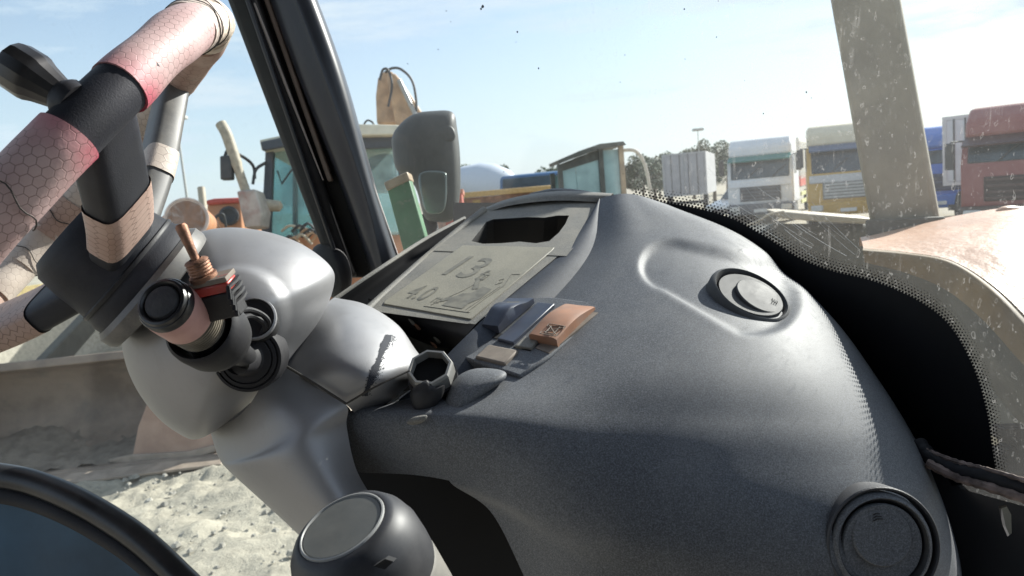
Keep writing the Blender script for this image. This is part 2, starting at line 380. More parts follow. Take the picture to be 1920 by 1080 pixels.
DGLASS = glass_mat('door_glass', (0.90, 0.95, 0.93), dust=0.06, spots=0.12)
TEAL = M('teal_tinted_glass', (0.27, 0.41, 0.42), 0.12, var=0.25, vs=1.5)
TEALD = M('dark_tinted_glass', (0.035, 0.055, 0.07), 0.12, var=0.5, vs=1.2)

# ---------------------------------------------------------------- ground
def ground():
    xs = np.unique(np.round(np.concatenate([np.linspace(-420, -30, 14), np.linspace(-30, -6, 22), np.arange(-6, 0.6, 0.035), np.linspace(0.6, 40, 40), np.linspace(40, 420, 14)]), 4))
    ys = np.unique(np.round(np.concatenate([np.linspace(-60, 2.5, 14), np.arange(2.5, 9.0, 0.035), np.linspace(9, 40, 60), np.linspace(40, 700, 20)]), 4))
    X, Y = np.meshgrid(xs, ys)
    Z = np.zeros_like(X)
    for k in range(40):                                      # small lumps and ruts of loose sand
        a = rng.uniform(0, 6.28); fq = rng.uniform(2, 26); Z += 0.010 / (1 + fq * 0.12) * np.sin(fq * (X * math.cos(a) + Y * math.sin(a)) + rng.uniform(0, 6.28))
    for (ox, ang) in ((-0.2, 0.5), (1.15, 0.55), (0.5, 0.9)):   # tyre tracks with lug prints
        ca, sa = math.cos(ang), math.sin(ang); s_ = (X + 2.4) * ca + (Y - 4.5) * sa; w_ = -(X + 2.4) * sa + (Y - 4.5) * ca - ox
        m = np.exp(-(w_ / 0.17) ** 4); Z += m * (-0.008 + 0.008 * np.tanh(3 * np.sin(2 * math.pi * (s_ + 0.6 * np.abs(w_)) / 0.13)))
    for q_, am in ((1, .004), (2, .009), (5, .016)):            # clods
        N_ = rng.normal(size=X.shape); kx = np.ones(2 * q_ + 1) / (2 * q_ + 1)
        N_ = np.apply_along_axis(lambda r: np.convolve(r, kx, 'same'), 0, N_); N_ = np.apply_along_axis(lambda r: np.convolve(r, kx, 'same'), 1, N_); Z += am * N_ / N_.std() * 0.6
    near = np.clip((14 - np.hypot(X, Y)) / 6, 0.15, 1); Z = Z * near
    mb = MB(); mb.grid(np.stack([X, Y, Z], -1))
    t = NT('sand'); v = t.obj(); p = t.n('ShaderNodeBsdfPrincipled'); t.l(p.outputs[0], t.out.inputs[0])
    a = t.noise(v, 0.8, 8, 0.65); b = t.noise(v, 14, 6, 0.7); c_ = t.noise(v, 70, 4, 0.7)
    f = t.math('ADD', t.math('MULTIPLY', a, 0.5), t.math('MULTIPLY', b, 0.5))
    c = t.mix(t.ramp(f, 0.36, 0.62), [x * 0.74 for x in SANDC], [x * 1.12 for x in SANDC])
    c = t.mix(t.ramp(t.noise(v, 38, 3, 0.6), 0.64, 0.74), c, (0.22, 0.19, 0.15))
    t.l(c, p.inputs['Base Color']); p.inputs['Roughness'].default_value = 0.95; p.inputs['Specular IOR Level'].default_value = 0.1
    bn = t.n('ShaderNodeBump'); bn.inputs['Strength'].default_value = 0.6; bn.inputs['Distance'].default_value = 0.03
    t.l(t.math('ADD', b, t.math('MULTIPLY', c_, 0.4)), bn.inputs['Height']); t.l(bn.outputs[0], p.inputs['Normal'])
    o = obj('ground', mb, t.m, None, smooth=60, fix=False); o['kind'] = 'structure'
ground()
mb = MB()
for _ in range(1500):                                          # loose stones on the sand
    c = Vector((random.uniform(-4.2, -0.2), random.uniform(3.4, 8.5), 0.0)); r_ = random.choice((.008, .01, .013, .018, .03)) * random.uniform(.7, 1.3)
    q = [c + Vector((math.cos(a) * r_ * random.uniform(.7, 1.2), math.sin(a) * r_ * random.uniform(.7, 1.2), 0.004)) for a in np.arange(6) * math.pi / 3]
    mb.add(q + [p * .5 + c * .5 + Vector((0, 0, r_ * random.uniform(.5, .9))) for p in q], [(i, (i + 1) % 6, 6 + (i + 1) % 6, 6 + i) for i in range(6)] + [tuple(range(6, 12))])
gv = obj('gravel', mb, M('grey_stones', (0.30, 0.28, 0.24), 0.9, var=0.4, vs=9), None, smooth=0); gv['kind'] = 'stuff'

# ---------------------------------------------------------------- background yard
def flat(name, col, rough=0.5, **k): return M(name, col, rough, **k)
TYRE = flat('tyre_rubber', (0.02, 0.02, 0.02), 0.8)
STEELD = flat('dark_steel', (0.04, 0.042, 0.045), 0.6)
WHITEP = flat('white_paint', (0.68, 0.68, 0.66), 0.4, var=0.06, vs=2, dust=0.12, ds=2)
LAMPG = flat('lamp_lens', (0.55, 0.55, 0.52), 0.15)

def poly_side(mb, prof, x0, x1): return mb.prism([(x0, y, z) for y, z in prof], (x1 - x0, 0, 0))
def wheel_parts(root, x, y, r, w):
    t = MB().lathe((x - w / 2, y, r), (1, 0, 0), [(r * 0.6, 0), (r * 0.96, 0.0), (r, w * 0.15), (r, w * 0.85), (r * 0.96, w), (r * 0.6, w)], 20)
    q = obj('tyre', t, TYRE, root)
    rim = MB().lathe((x - w / 2 - 0.01, y, r), (1, 0, 0), [(r * 0.12, 0), (r * 0.58, 0.02), (r * 0.58, w), (r * 0.12, w + 0.02)], 16); obj('rim', rim, flat('rim_steel', (0.3, 0.3, 0.3), 0.4), q)

def truck(label, px, dist, yaw, col, roof_col, h, trailer=None, stripe=None, grille=(0.05, 0.05, 0.055), grille_rows=4, band=None, visor=None, bumper=None, z0=0, w=2.5, lamps=True, group=None):
    loc = G(px, dist, z0); b = math.atan2(loc.x, loc.y)
    root = thing('cab_over_truck', label, 'truck', loc, group, rotz=-b + R(yaw), local=True)
    cm = flat('truck_paint', col, 0.35, var=0.08, vs=2, dust=0.15, ds=2); rm = flat('truck_roof_paint', roof_col, 0.4, var=0.08, vs=2, dust=0.2, ds=2)
    bm_ = flat('truck_bumper', bumper or [c * 0.8 for c in col], 0.45)
    hw = w / 2; zw0, zw1 = 1.75, h - 0.72
    # lower cab, windscreen surround, roof, each separate
    obj('cab_shell', poly_side(MB(), [(0, 0.75), (0.0, zw0), (0.16, zw1), (2.1, zw1), (2.1, 0.75)], -hw, hw), cm, root, bevel=0.06, seg=3)
    obj('roof', poly_side(MB(), [(0.1, zw1 + 0.003), (0.16, zw1 + 0.40), (0.55, h), (2.1, h), (2.1, zw1 + 0.003)], -hw + 0.06, hw - 0.06), rm, root, bevel=0.12, seg=3)
    ws = obj('front_glass', poly_side(MB(), [(-0.015, zw0 + 0.02), (0.135, zw1 - 0.04), (0.30, zw1 - 0.04), (0.16, zw0 + 0.02)], -hw + 0.13, hw - 0.13), TEALD, root, bevel=0.05)
    for sx in (-0.5, 0.45): obj('wiper', MB().tube([(sx, -0.03, zw0 + 0.03), (sx + 0.25, 0.0, zw0 + 0.28), (sx + 0.55, 0.045, zw0 + 0.48)], 0.014, 5), STEELD, root)
    if visor: obj('sun_visor', poly_side(MB(), [(-0.22, zw1 - 0.18), (-0.24, zw1 - 0.14), (0.12, zw1 + 0.05), (0.14, zw1 - 0.02)], -hw + 0.08, hw - 0.08), flat('visor_tint', visor, 0.3), root)
    if band: obj('front_band', MB().box((0, -0.02, zw0 - 0.16), w - 0.12, 0.05, 0.26), flat('band_paint', band, 0.4), root, bevel=0.02)
    gr = obj('grille', MB().box((0, -0.012, 1.18), w * 0.62, 0.05, 0.56), flat('grille_back', [c * 0.5 for c in grille], 0.6), root, bevel=0.03)
    gm = flat('grille_slat', grille, 0.4)
    for k in range(grille_rows):
        obj('slat', MB().box((0, -0.05, 0.97 + 0.42 * k / max(1, grille_rows - 1)), w * 0.58, 0.05, 0.05), gm, gr)
    obj('bumper', poly_side(MB(), [(-0.12, 0.35), (-0.16, 0.5), (-0.14, 0.80), (0.4, 0.80), (0.4, 0.35)], -hw, hw), bm_, root, bevel=0.05)
    obj('number_plate', MB().box((0, -0.165, 0.52), 0.5, 0.03, 0.12), WHITEP, root)
    for s in (-1, 1): obj('fog_lamp', MB().box((s * (hw - 0.35), -0.15, 0.44), 0.22, 0.05, 0.1), LAMPG, root)
    for s in (-1, 1):
        if lamps: obj('headlight', MB().box((s * (hw - 0.28), -0.165, 0.62), 0.38, 0.06, 0.2), LAMPG, root, bevel=0.03)
        obj('side_window', MB().box((s * hw, 0.75, (zw0 + zw1) / 2 + .05), 0.03, 0.8, zw1 - zw0 - 0.15), TEALD, root)
        mi = obj('mirror', MB().box((s * (hw + 0.2), -0.02, zw1 - 0.35), 0.2, 0.12, 0.62), STEELD, root, bevel=0.03)
        obj('mirror_arm', MB().tube([(s * (hw - 0.02), 0.2, zw1 - 0.02), (s * (hw + 0.18), 0.0, zw1 - 0.02), (s * (hw + 0.2), -0.02, zw1 - 0.2)], 0.02, 6), STEELD, mi)
        wheel_parts(root, s * (hw - 0.18), 1.1, 0.5, 0.3)
    obj('chassis', MB().box((0, 3.3, 0.85), 0.9, 6.4, 0.25), STEELD, root)
    if trailer:
        tm = flat('trailer_paint', trailer[0], 0.5, var=0.08, vs=1.5, dust=0.15, ds=2); ty, tl, th = 2.5, trailer[1], trailer[2]
        tr = obj('cargo_box', MB().box((0, ty + tl / 2, 1.25 + th / 2), 2.5, tl, th), tm, root, bevel=0.03)
        obj('rib', sum_ribs(ty, tl, th), tm, tr)
        if stripe: obj('stripe', MB().box((0, ty + tl / 2, 1.5), 2.53, tl + 0.03, 0.42), flat('stripe_paint', stripe, 0.5), tr)
        for s in (-1, 1): obj('side_guard', guard_mb(s, ty, tl), flat('guard_paint', (0.55, 0.55, 0.25), 0.5), tr)
        for s in (-1, 1): wheel_parts(root, s * 1.0, ty + tl - 1.2, 0.5, 0.3)
    return root
def sum_ribs(ty, tl, th):
    mb = MB(); n = int(tl / 0.32)
    for s in (-1, 1):
        for k in range(n): mb.box((s * 1.262, ty + 0.16 + k * 0.32, 1.25 + th / 2 + 0.1), 0.025, 0.14, th - 0.5)
    for k in range(7): mb.box((-1.08 + k * 0.36, ty - 0.012, 1.25 + th / 2), 0.12, 0.025, th - 0.3)
    return mb
def guard_mb(s, ty, tl):
    mb = MB()
    for z in (0.62, 0.95): mb.box((s * 1.2, ty + tl * 0.45, z), 0.05, tl * 0.7, 0.16)
    return mb

truck('white truck with green tinted windscreen top, front towards us, beside the white car', 1424, 31, -8, (0.66, 0.68, 0.70), (0.7, 0.71, 0.72), 3.35, trailer=((0.66, 0.64, 0.58), 7.5, 2.05), stripe=(0.50, 0.08, 0.05), band=(0.7, 0.72, 0.76), visor=(0.02, 0.16, 0.14), grille=(0.1, 0.11, 0.13), bumper=(0.10, 0.11, 0.13), group='trucks parked in a row')
truck('yellow truck with cream roof and pale slatted grille beside the outside post', 1588, 27.5, 4, (0.56, 0.33, 0.05), (0.66, 0.58, 0.42), 3.4, grille=(0.5, 0.5, 0.48), grille_rows=5, band=(0.55, 0.55, 0.55), visor=(0.06, 0.10, 0.18), bumper=(0.5, 0.29, 0.045), group='trucks parked in a row')
truck('bright blue truck with dark windscreen and black mirror beyond the outside post', 1756, 28, 6, (0.02, 0.13, 0.55), (0.03, 0.16, 0.55), 3.0, grille=(0.02, 0.04, 0.12), grille_rows=3, bumper=(0.03, 0.14, 0.5), group='trucks parked in a row')
truck('dark red truck with dirty front at the edge of the yard row', 1921, 20, -10, (0.22, 0.045, 0.045), (0.25, 0.06, 0.055), 3.05, grille=(0.06, 0.03, 0.03), bumper=(0.09, 0.07, 0.06), visor=(0.05, 0.02, 0.02), group='trucks parked in a row')

def box_body(name, label, cat, px, dist, yaw, w, l, z0, z1, col, group=None, back=(0.3, 0.3, 0.32)):
    loc = G(px, dist); b = math.atan2(loc.x, loc.y)
    r = thing(name, label, cat, loc, group, rotz=-b + R(yaw), local=True); m = flat('box_paint', col, 0.5, var=0.1, vs=2, dust=0.15, ds=2)
    obj('body', MB().box((0, l / 2, (z0 + z1) / 2), w, l, z1 - z0), m, r, bevel=0.03)
    for s in (-1, 1): obj('door', MB().box((s * w * 0.235, -0.015, (z0 + z1) / 2), w * 0.44, 0.04, z1 - z0 - 0.2), flat('box_door', back, 0.5, var=0.1, vs=2), r, bevel=0.015)
    for s in (-0.3, -0.1, 0.1, 0.3): obj('locking_bar', MB().tube([(s * w, -0.05, z0 + 0.08), (s * w, -0.05, z1 - 0.08)], 0.02, 6), STEELD, r)
    fr = MB()
    for s in (-1, 1): fr.box((s * (w / 2 - 0.04), -0.02, (z0 + z1) / 2), 0.1, 0.06, z1 - z0)
    fr.box((0, -0.021, z1 - 0.05), w - 0.18, 0.06, 0.1); fr.box((0, -0.021, z0 + 0.05), w - 0.18, 0.06, 0.1); obj('frame', fr, m, r)
    for s in (-1, 1): wheel_parts(r, s * (w / 2 - 0.2), 1.2, 0.5, 0.3)
    obj('bumper_bar', MB().box((0, 0.05, 0.6), w - 0.2, 0.12, 0.16), STEELD, r)
    return r
box_body('box_trailer', 'grey box trailer seen from behind with closed twin doors', 'trailer', 1284, 46, -6, 2.55, 8, 1.0, 3.55, (0.35, 0.36, 0.38))
box_body('cargo_container', 'white cargo container with a low red band beyond the blue truck', 'container', 1822, 23.5, -14, 1.35, 6, 1.2, 3.05, (0.55, 0.56, 0.58), back=(0.58, 0.6, 0.64))

def car(label, px, dist, yaw, col):
    loc = G(px, dist); b = math.atan2(loc.x, loc.y); r = thing('parked_car', label, 'car', loc, None, rotz=-b + R(yaw), local=True)
    m = flat('car_paint', col, 0.3, var=0.05)
    obj('body', poly_side(MB(), [(0, 0.35), (0.0, 0.75), (0.9, 0.95), (4.2, 1.0), (4.4, 0.8), (4.4, 0.35)], -0.88, 0.88), m, r, bevel=0.1, seg=3)
    c = obj('cabin', poly_side(MB(), [(0.9, 0.95), (1.6, 1.45), (3.3, 1.48), (4.0, 1.0)], -0.76, 0.76), m, r, bevel=0.08, seg=3)
    obj('front_glass', poly_side(MB(), [(0.88, 0.99), (1.54, 1.43), (1.62, 1.40), (0.98, 0.97)], -0.66, 0.66), TEALD, r)
    for s in (-1, 1):
        obj('headlight', MB().box((s * 0.62, -0.01, 0.68), 0.36, 0.08, 0.14), LAMPG, r, bevel=0.03); obj('side_window', MB().box((s * 0.765, 2.4, 1.2), 0.03, 1.5, 0.3), TEALD, r)
        for y in (0.8, 3.5): wheel_parts(r, s * 0.8, y, 0.32, 0.2)
    obj('grille', MB().box((0, -0.01, 0.5), 1.0, 0.05, 0.18), STEELD, r)
car('white car parked between the grey trailer and the white truck', 1350, 33, -35, (0.7, 0.7, 0.7))

def mixer(px, dist):
    loc = G(px, dist); b = math.atan2(loc.x, loc.y); r = thing('concrete_mixer', 'white concrete mixer with tilted drum behind the blue van', 'mixer truck', loc, None, rotz=-b + R(78), local=True)
    w = flat('mixer_white', (0.50, 0.55, 0.62), 0.4, var=0.05)
    obj('drum', MB().lathe((0, 0.4, 2.25), (0, 1, 0.24), [(0.5, 0), (0.95, 0.6), (1.15, 1.5), (1.1, 2.2), (0.6, 3.6), (0.45, 3.9)], 28), w, r)
    obj('hopper', MB().lathe((0, 4.15, 3.05), (0, 0.2, 1), [(0.3, 0), (0.55, 0.5), (0.5, 0.5), (0.25, 0.02)], 16), w, r)
    obj('frame', MB().box((0, 2.2, 1.0), 1.0, 5.5, 0.3), STEELD, r); 
    for s in (-1, 1):
        obj('support', MB().box((s * 0.6, 0.5, 1.6), 0.1, 0.4, 1.0), w, r); obj('support', MB().box((s * 0.45, 3.7, 1.8), 0.1, 0.3, 1.4), w, r)
        for y in (0.2, 3.4, 4.6): wheel_parts(r, s * 0.9, y, 0.5, 0.3)
    obj('cab', MB().box((0, -1.2, 1.8), 2.3, 1.7, 1.9), w, r, bevel=0.1)
mixer(985, 40)

def van(px, dist):
    loc = G(px, dist); b = math.atan2(loc.x, loc.y); r = thing('parked_van', 'blue van with broad dark windscreen in front of the white mixer drum', 'van', loc, None, rotz=-b + R(-8), local=True)
    m = flat('van_blue', (0.05, 0.12, 0.24), 0.35, var=0.1)
    obj('body', poly_side(MB(), [(0, 0.5), (0, 1.45), (0.55, 2.55), (4, 2.65), (4, 0.5)], -0.95, 0.95), m, r, bevel=0.12, seg=3)
    obj('front_glass', poly_side(MB(), [(-0.02, 1.52), (0.45, 2.47), (0.6, 2.45), (0.1, 1.5)], -0.84, 0.84), TEALD, r, bevel=0.03)
    for s in (-1, 1):
        obj('mirror', MB().box((s * 1.1, 0.2, 1.75), 0.16, 0.1, 0.35), STEELD, r); obj('headlight', MB().box((s * 0.68, -0.01, 0.95), 0.3, 0.06, 0.22), LAMPG, r); wheel_parts(r, s * 0.85, 0.9, 0.38, 0.24)
    obj('bumper', MB().box((0, -0.05, 0.6), 1.9, 0.16, 0.25), STEELD, r, bevel=0.04)
van(993, 21.5)

def old_cab(px, dist):
    loc = G(px, dist); b = math.atan2(loc.x, loc.y); r = thing('excavator', 'old excavator cab with teal glass and curved canopy rim ahead of the dashboard', 'excavator', loc, None, rotz=-b + R(10), local=True)
    tan = flat('old_cab_tan', (0.36, 0.27, 0.17), 0.6, var=0.25, vs=4); dk = flat('old_cab_dark', (0.08, 0.085, 0.075), 0.6, var=0.3, vs=5)
    obj('chassis', MB().box((0, 1.2, 0.75), 2.3, 3.4, 0.9), tan, r, bevel=0.06)
    roof = [(-0.82, 2.56), (-0.4, 2.70), (0.0, 2.80), (0.45, 2.81), (0.5, 2.74), (0.0, 2.71), (-0.4, 2.61), (-0.8, 2.49)]
    obj('roof', MB().prism([(x, -0.15, z) for x, z in roof], (0, 1.7, 0)), dk, r)
    for x, z in ((-0.78, 2.49), (0.02, 2.71), (0.42, 2.74)): obj('post', MB().box((x, 0, (1.2 + z) / 2), 0.09, 0.1, z - 1.2), dk if x < 0.3 else tan, r)
    for x, z in ((-0.78, 2.36), (0.42, 2.6)): obj('post', MB().box((x, 1.4, (1.2 + z) / 2), 0.09, 0.1, z - 1.2), dk, r)
    for k, (x0, x1, z) in enumerate(((-0.73, -0.48, 2.44), (-0.47, -0.03, 2.56), (0.07, 0.37, 2.68))):
        f = obj('window', MB().box(((x0 + x1) / 2, 0.03, (1.2 + z) / 2), x1 - x0, 0.03, z - 1.2), TEAL, r)
    obj('rear_window', MB().box((-0.18, 1.4, 1.75), 1.1, 0.03, 1.1), TEAL, r)
    obj('guard_rail', MB().tube(cr1([(0.45, 0.1, 2.66), (0.75, 0.1, 2.6), (0.92, 0.1, 2.2), (1.0, 0.1, 1.3)], 6), 0.035, 8), flat('rail_pale', (0.5, 0.45, 0.38), 0.5), r)
    obj('side_window', MB().add([(0.47, 0.06, 1.2), (0.62, 0.5, 1.2), (0.55, 0.5, 2.5), (0.47, 0.06, 2.6)], [(0, 1, 2, 3)]), TEAL, r)
    obj('header', MB().prism([(-0.80, 0.0, 2.48), (-0.80, 0.0, 2.34), (0.02, 0.0, 2.52), (0.02, 0.0, 2.70), (-0.4, 0.0, 2.60)], (0, 0.06, 0)), dk, r)
    obj('dark_seat', MB().box((-0.2, 0.8, 1.5), 0.5, 0.2, 0.8), STEELD, r, bevel=0.05)
    for s in (-1, 1): obj('track', MB().box((s * 0.95, 1.0, 0.25), 0.45, 3.2, 0.5), STEELD, r, bevel=0.15)
old_cab(1128, 14.5)

def hut(px, dist):
    loc = G(px, dist); b = math.atan2(loc.x, loc.y); r = thing('site_hut', 'low rusty brown site hut with ochre eaves and a white notice', 'hut', loc, None, rotz=-b + R(12), local=True)
    obj('wall', MB().box((0.4, 1.5, 1.0), 2.6, 3, 2.0), flat('hut_rust', (0.24, 0.13, 0.085), 0.7, var=0.4, vs=4), r)
    obj('roof', MB().box((0.4, 1.5, 2.08), 2.9, 3.3, 0.14), flat('hut_roof', (0.45, 0.30, 0.12), 0.6, var=0.2), r, bevel=0.02)
    obj('notice', MB().box((-0.35, -0.02, 1.6), 0.42, 0.03, 0.48), WHITEP, r); obj('notice', MB().box((0.85, -0.02, 1.65), 0.3, 0.03, 0.36), WHITEP, r)
    obj('door', MB().box((0.25, -0.02, 0.95), 0.6, 0.04, 1.7), flat('hut_door', (0.34, 0.20, 0.11), 0.7, var=0.3), r)
    for k in range(9): obj('cladding_panel', MB().box((-0.78 + 0.3 * k, -0.03 - 0.004 * (k % 2), 0.98), 0.2, 0.03, 1.9), flat('hut_clad', (0.25 + 0.06 * (k % 3), 0.15 + 0.05 * (k % 3), 0.09), 0.7, var=0.3), r) if k not in (1, 3, 4, 5) else None
hut(905, 19.5)

def block(name, label, cat, pts, d, dep, mat, bevel=0.01, parent=None):
    o = obj(name, MB().prism([V(x, y, d) for x, y in pts], VD(0, 0, dep)), mat, parent, bevel=bevel); 
    return tag(o, label, cat) if parent is None else o

def tree(label, px, dist, h, w, group, big=1.0):
    loc = G(px, dist); r = thing('tree', label, 'tree', loc, group)
    tr = MB().tube([loc, loc + Vector((0.05, 0, h * 0.35)), loc + Vector((-0.05, 0.05, h * 0.75))], [0.16, 0.12, 0.05], 8)
    for k in range(5):
        a = random.uniform(0, 6.28); z = h * random.uniform(0.35, 0.6); tr.tube([loc + Vector((0, 0, z)), loc + Vector((math.cos(a) * w * 0.3, math.sin(a) * w * 0.3, z + h * 0.2))], [0.06, 0.02], 6)
    obj('trunk', tr, flat('bark', (0.10, 0.075, 0.05), 0.9), r)
    mb = MB()
    cl = [(Vector((random.gauss(0, w * 0.24), random.gauss(0, w * 0.24), h * random.uniform(0.42, 0.95))), random.uniform(0.14, 0.26) * w) for _ in range(16)]
    for _ in range(2600):
        c, rr = random.choice(cl); dv = Vector((random.gauss(0, 1), random.gauss(0, 1), random.gauss(0, 0.8))).normalized() * rr * random.uniform(0.5, 1.0) ** 0.5
        p = loc + c + dv; s = random.uniform(0.07, 0.16) * big; a = Vector((random.gauss(0, 1), random.gauss(0, 1), random.gauss(0, 1))).normalized(); b = a.orthogonal().normalized()
        mb.add([p - a * s, p + b * s * 0.5, p + a * s, p - b * s * 0.5], [(0, 1, 2, 3)])
    obj('crown', mb, flat('leaf_green', (0.06, 0.085, 0.045), 0.7, var=0.4, vs=1.2), r, smooth=0, fix=False)
for i, (px, dist, h, w) in enumerate(((1338, 62, 5.2, 3.4), (1363, 66, 4.6, 3.0), (1226, 60, 3.9, 2.6), (1300, 74, 4.9, 2.6))):
    tree(['tallest dusty green tree rising between grey trailer and white truck', 'rounded dusty green tree just behind the white truck cab', 'low dark tree beside the canopy rail of the old excavator', 'narrow tree top showing above the grey box trailer'][i], px, dist, h, w, 'trees beyond the yard')

for k, px in enumerate((884, 925, 1058, 1205, 1236, 1262, 1392, 1492, 1512)):
    tree('low far tree ' + ('just beside the mirror housing', 'behind the drum of the concrete mixer', 'behind the front edge of the excavator canopy', 'behind the curved canopy rail', 'before the grey box trailer, close to the rail', 'rising over the front corner of the grey box trailer', 'behind the cab roof of the white truck', 'in the gap next to the white truck', 'just behind the mirror of the yellow truck')[k], px, 85 + 7 * (k % 3), 4.4 + 0.9 * ((k * 7) % 4) / 3, 5.0, 'trees in the far tree line', 2.0)
def lamp_post(label, px, dist, h, heads, r0=0.09, group=None):
    loc = G(px, dist); r = thing('lamp_post', label, 'lamp post', loc, group); m = flat('galvanised', (0.42, 0.42, 0.40), 0.5)
    obj('pole', MB().tube([loc, loc + Vector((0, 0, h))], [r0, r0 * 0.6], 10), m, r)
    obj('crossarm', MB().tube([loc + Vector((-heads, 0, h)), loc + Vector((heads, 0, h))], r0 * 0.5, 8), m, r)
    for s in (-1, 1): obj('lamp_head', MB().box(loc + Vector((s * heads, -0.1, h + 0.08)), 0.42, 0.5, 0.2), m, r, bevel=0.05)
lamp_post('tall grey lamp post with twin heads beyond the steering wheel', 357, 45, 7.6, 0.42, group='lamp posts')
lamp_post('thin far pole standing over the grey box trailer', 1313, 60, 5.6, 0.2, 0.05, group='lamp posts')

# far yard edge: low sandy berm
bm_ = MB(); XS = np.linspace(-320, 320, 90); A = np.zeros((5, 90, 3))
for j, (yy, zz) in enumerate(((150, -0.2), (156, 1.1), (162, 1.7), (172, 1.5), (185, -0.2))):
    A[j, :, 0] = XS; A[j, :, 1] = yy; A[j, :, 2] = zz * (1 + 0.35 * np.sin(XS * 0.11 + j) + 0.2 * np.sin(XS * 0.37)) if zz > 0 else zz
bm_.grid(A); o = obj('hills', bm_, flat('far_sand', (0.33, 0.29, 0.23), 0.9), None, fix=False); o['kind'] = 'structure'

# ---- backhoe loader facing us beyond the door glass
ORANGE = flat('faded_orange_paint', (0.50, 0.21, 0.09), 0.5, var=0.2, vs=5, dust=0.2, ds=6)
CREAMP = flat('cream_cab_paint', (0.62, 0.58, 0.46), 0.5, var=0.12, vs=4)
TANB = flat('tan_boom_paint', (0.42, 0.27, 0.16), 0.55, var=0.3, vs=5, grime=0.4, gcol=(0.2, 0.16, 0.13), gs=6)
CABDK = flat('cab_frame_dark', (0.05, 0.058, 0.07), 0.5)
bh = thing('backhoe_loader', 'backhoe loader with teal cab glass, bent exhaust pipe and tan boom raised behind', 'backhoe loader', G(600, 8.7))
D = 8.7
def Bx(name, pts, d, dep, mat, par=bh, bevel=0.015): return obj(name, MB().prism([V(x, y, d) for x, y in pts], VD(0, 0, dep)), mat, par, bevel=bevel)
Bx('cab_base', [(470, 455), (800, 430), (800, 620), (470, 640)], 8.75, 1.5, ORANGE)
Bx('roof', [(486, 262), (560, 247), (660, 232), (748, 234), (752, 252), (660, 254), (560, 270), (490, 282)], 8.45, 1.6, CREAMP)
Bx('roof_fascia', [(487, 266), (560, 250), (575, 268), (492, 283)], 8.40, 0.04, CABDK)
Bx('post', [(497, 280), (512, 277), (505, 455), (488, 458)], 8.6, 0.1, CABDK)
Bx('post', [(740, 250), (752, 250), (770, 440), (756, 442)], 8.6, 0.1, CABDK)
Bx('post', [(690, 252), (700, 252), (706, 440), (694, 442)], 9.9, 0.1, CABDK)
Bx('post', [(548, 262), (554, 262), (556, 440), (548, 442)], 9.9, 0.1, CABDK)
Bx('front_window', [(514, 277), (738, 256), (753, 440), (507, 454)], 8.66, 0.02, glass_mat('cab_glass', (0.68, 0.84, 0.84), dust=0.22, dcol=(0.5, 0.62, 0.62)))
Bx('rear_window', [(500, 262), (752, 250), (770, 440), (500, 452)], 10.0, 0.02, glass_mat('cab_glass_rear', (0.62, 0.76, 0.78), dust=0.4, dcol=(0.42, 0.58, 0.6)))
Bx('dark_header', [(664, 254), (742, 250), (746, 276), (668, 280)], 8.58, 0.05, CABDK)
obj('seat', inflate([(690, 300), (735, 290), (745, 330), (735, 360), (695, 355)], 9.3, 0.15, 0.15), CABDK, bh)
obj('wiper', MB().tube([V(520, 320, 8.6), V(528, 345, 8.58), V(560, 300, 8.6)], 0.012, 6), STEELD, bh)
Bx('bonnet', [(540, 445), (620, 425), (640, 520), (540, 540)], 8.0, 0.7, ORANGE, bevel=0.03)
obj('work_light', MB().lathe(V(530, 387, 8.3), VD(-1, 0.05, -0.2), [(0.02, 0), (0.06, 0.03), (0.07, 0.18), (0.05, 0.22), (0.0, 0.24)], 16), BEIGE, bh)
ex = obj('exhaust_pipe', MB().tube(curve([(462, 362, 8.1), (446, 315, 8.1), (433, 275, 8.1), (424, 250, 8.1), (414, 232, 8.12)], 6), [0.05] * 7 + [0.06] * 18, 12), flat('exhaust_tan', (0.36, 0.31, 0.23), 0.6, var=0.2), bh)
Bx('exhaust_box', [(443, 358), (478, 354), (492, 395), (488, 425), (458, 428)], 7.95, 0.3, flat('exhaust_box_paint', (0.40, 0.36, 0.32), 0.6, var=0.25, vs=6, grime=0.5, gcol=(0.3, 0.1, 0.07), gs=5), bevel=0.02)
mr = Bx('wing_mirror', [(411, 292), (433, 290), (435, 336), (412, 337)], 8.05, 0.1, STEELD, bevel=0.02)
obj('mirror_arm', MB().tube(curve([(422, 292, 8.1), (428, 283, 8.15), (452, 292, 8.3), (474, 310, 8.45), (478, 335, 8.5)], 6), 0.018, 8), STEELD, mr)
obj('mirror_arm', MB().tube(curve([(474, 345, 8.4), (480, 318, 8.45), (500, 304, 8.55)], 6), 0.018, 8), STEELD, bh)
Bx('boom', [(706, 232), (704, 180), (708, 146), (720, 132), (735, 133), (746, 150), (752, 200), (750, 234)], 10.6, 0.3, TANB, bevel=0.03)
Bx('dipper', [(724, 140), (740, 136), (752, 150), (790, 208), (784, 236), (742, 236)], 10.4, 0.16, TANB, bevel=0.03)
obj('ram', MB().tube([V(748, 150, 10.3), V(782, 222, 10.3)], 0.035, 10), CHROME, bh)
obj('hose', MB().tube(curve([(722, 136, 10.3), (735, 128, 10.3), (752, 130, 10.3), (772, 150, 10.3), (780, 185, 10.3), (781, 225, 10.3)], 6), 0.018, 8), STEELD, bh)
obj('hose', MB().tube(curve([(712, 150, 10.25), (718, 131, 10.25), (728, 132, 10.25), (735, 160, 10.25), (728, 200, 10.25)], 6), 0.018, 8), STEELD, bh)
obj('beacon_wire', MB().tube(curve([(680, 238, 8.6), (688, 226, 8.6), (698, 229, 8.6), (702, 236, 8.6)], 5), 0.012, 6), STEELD, bh)
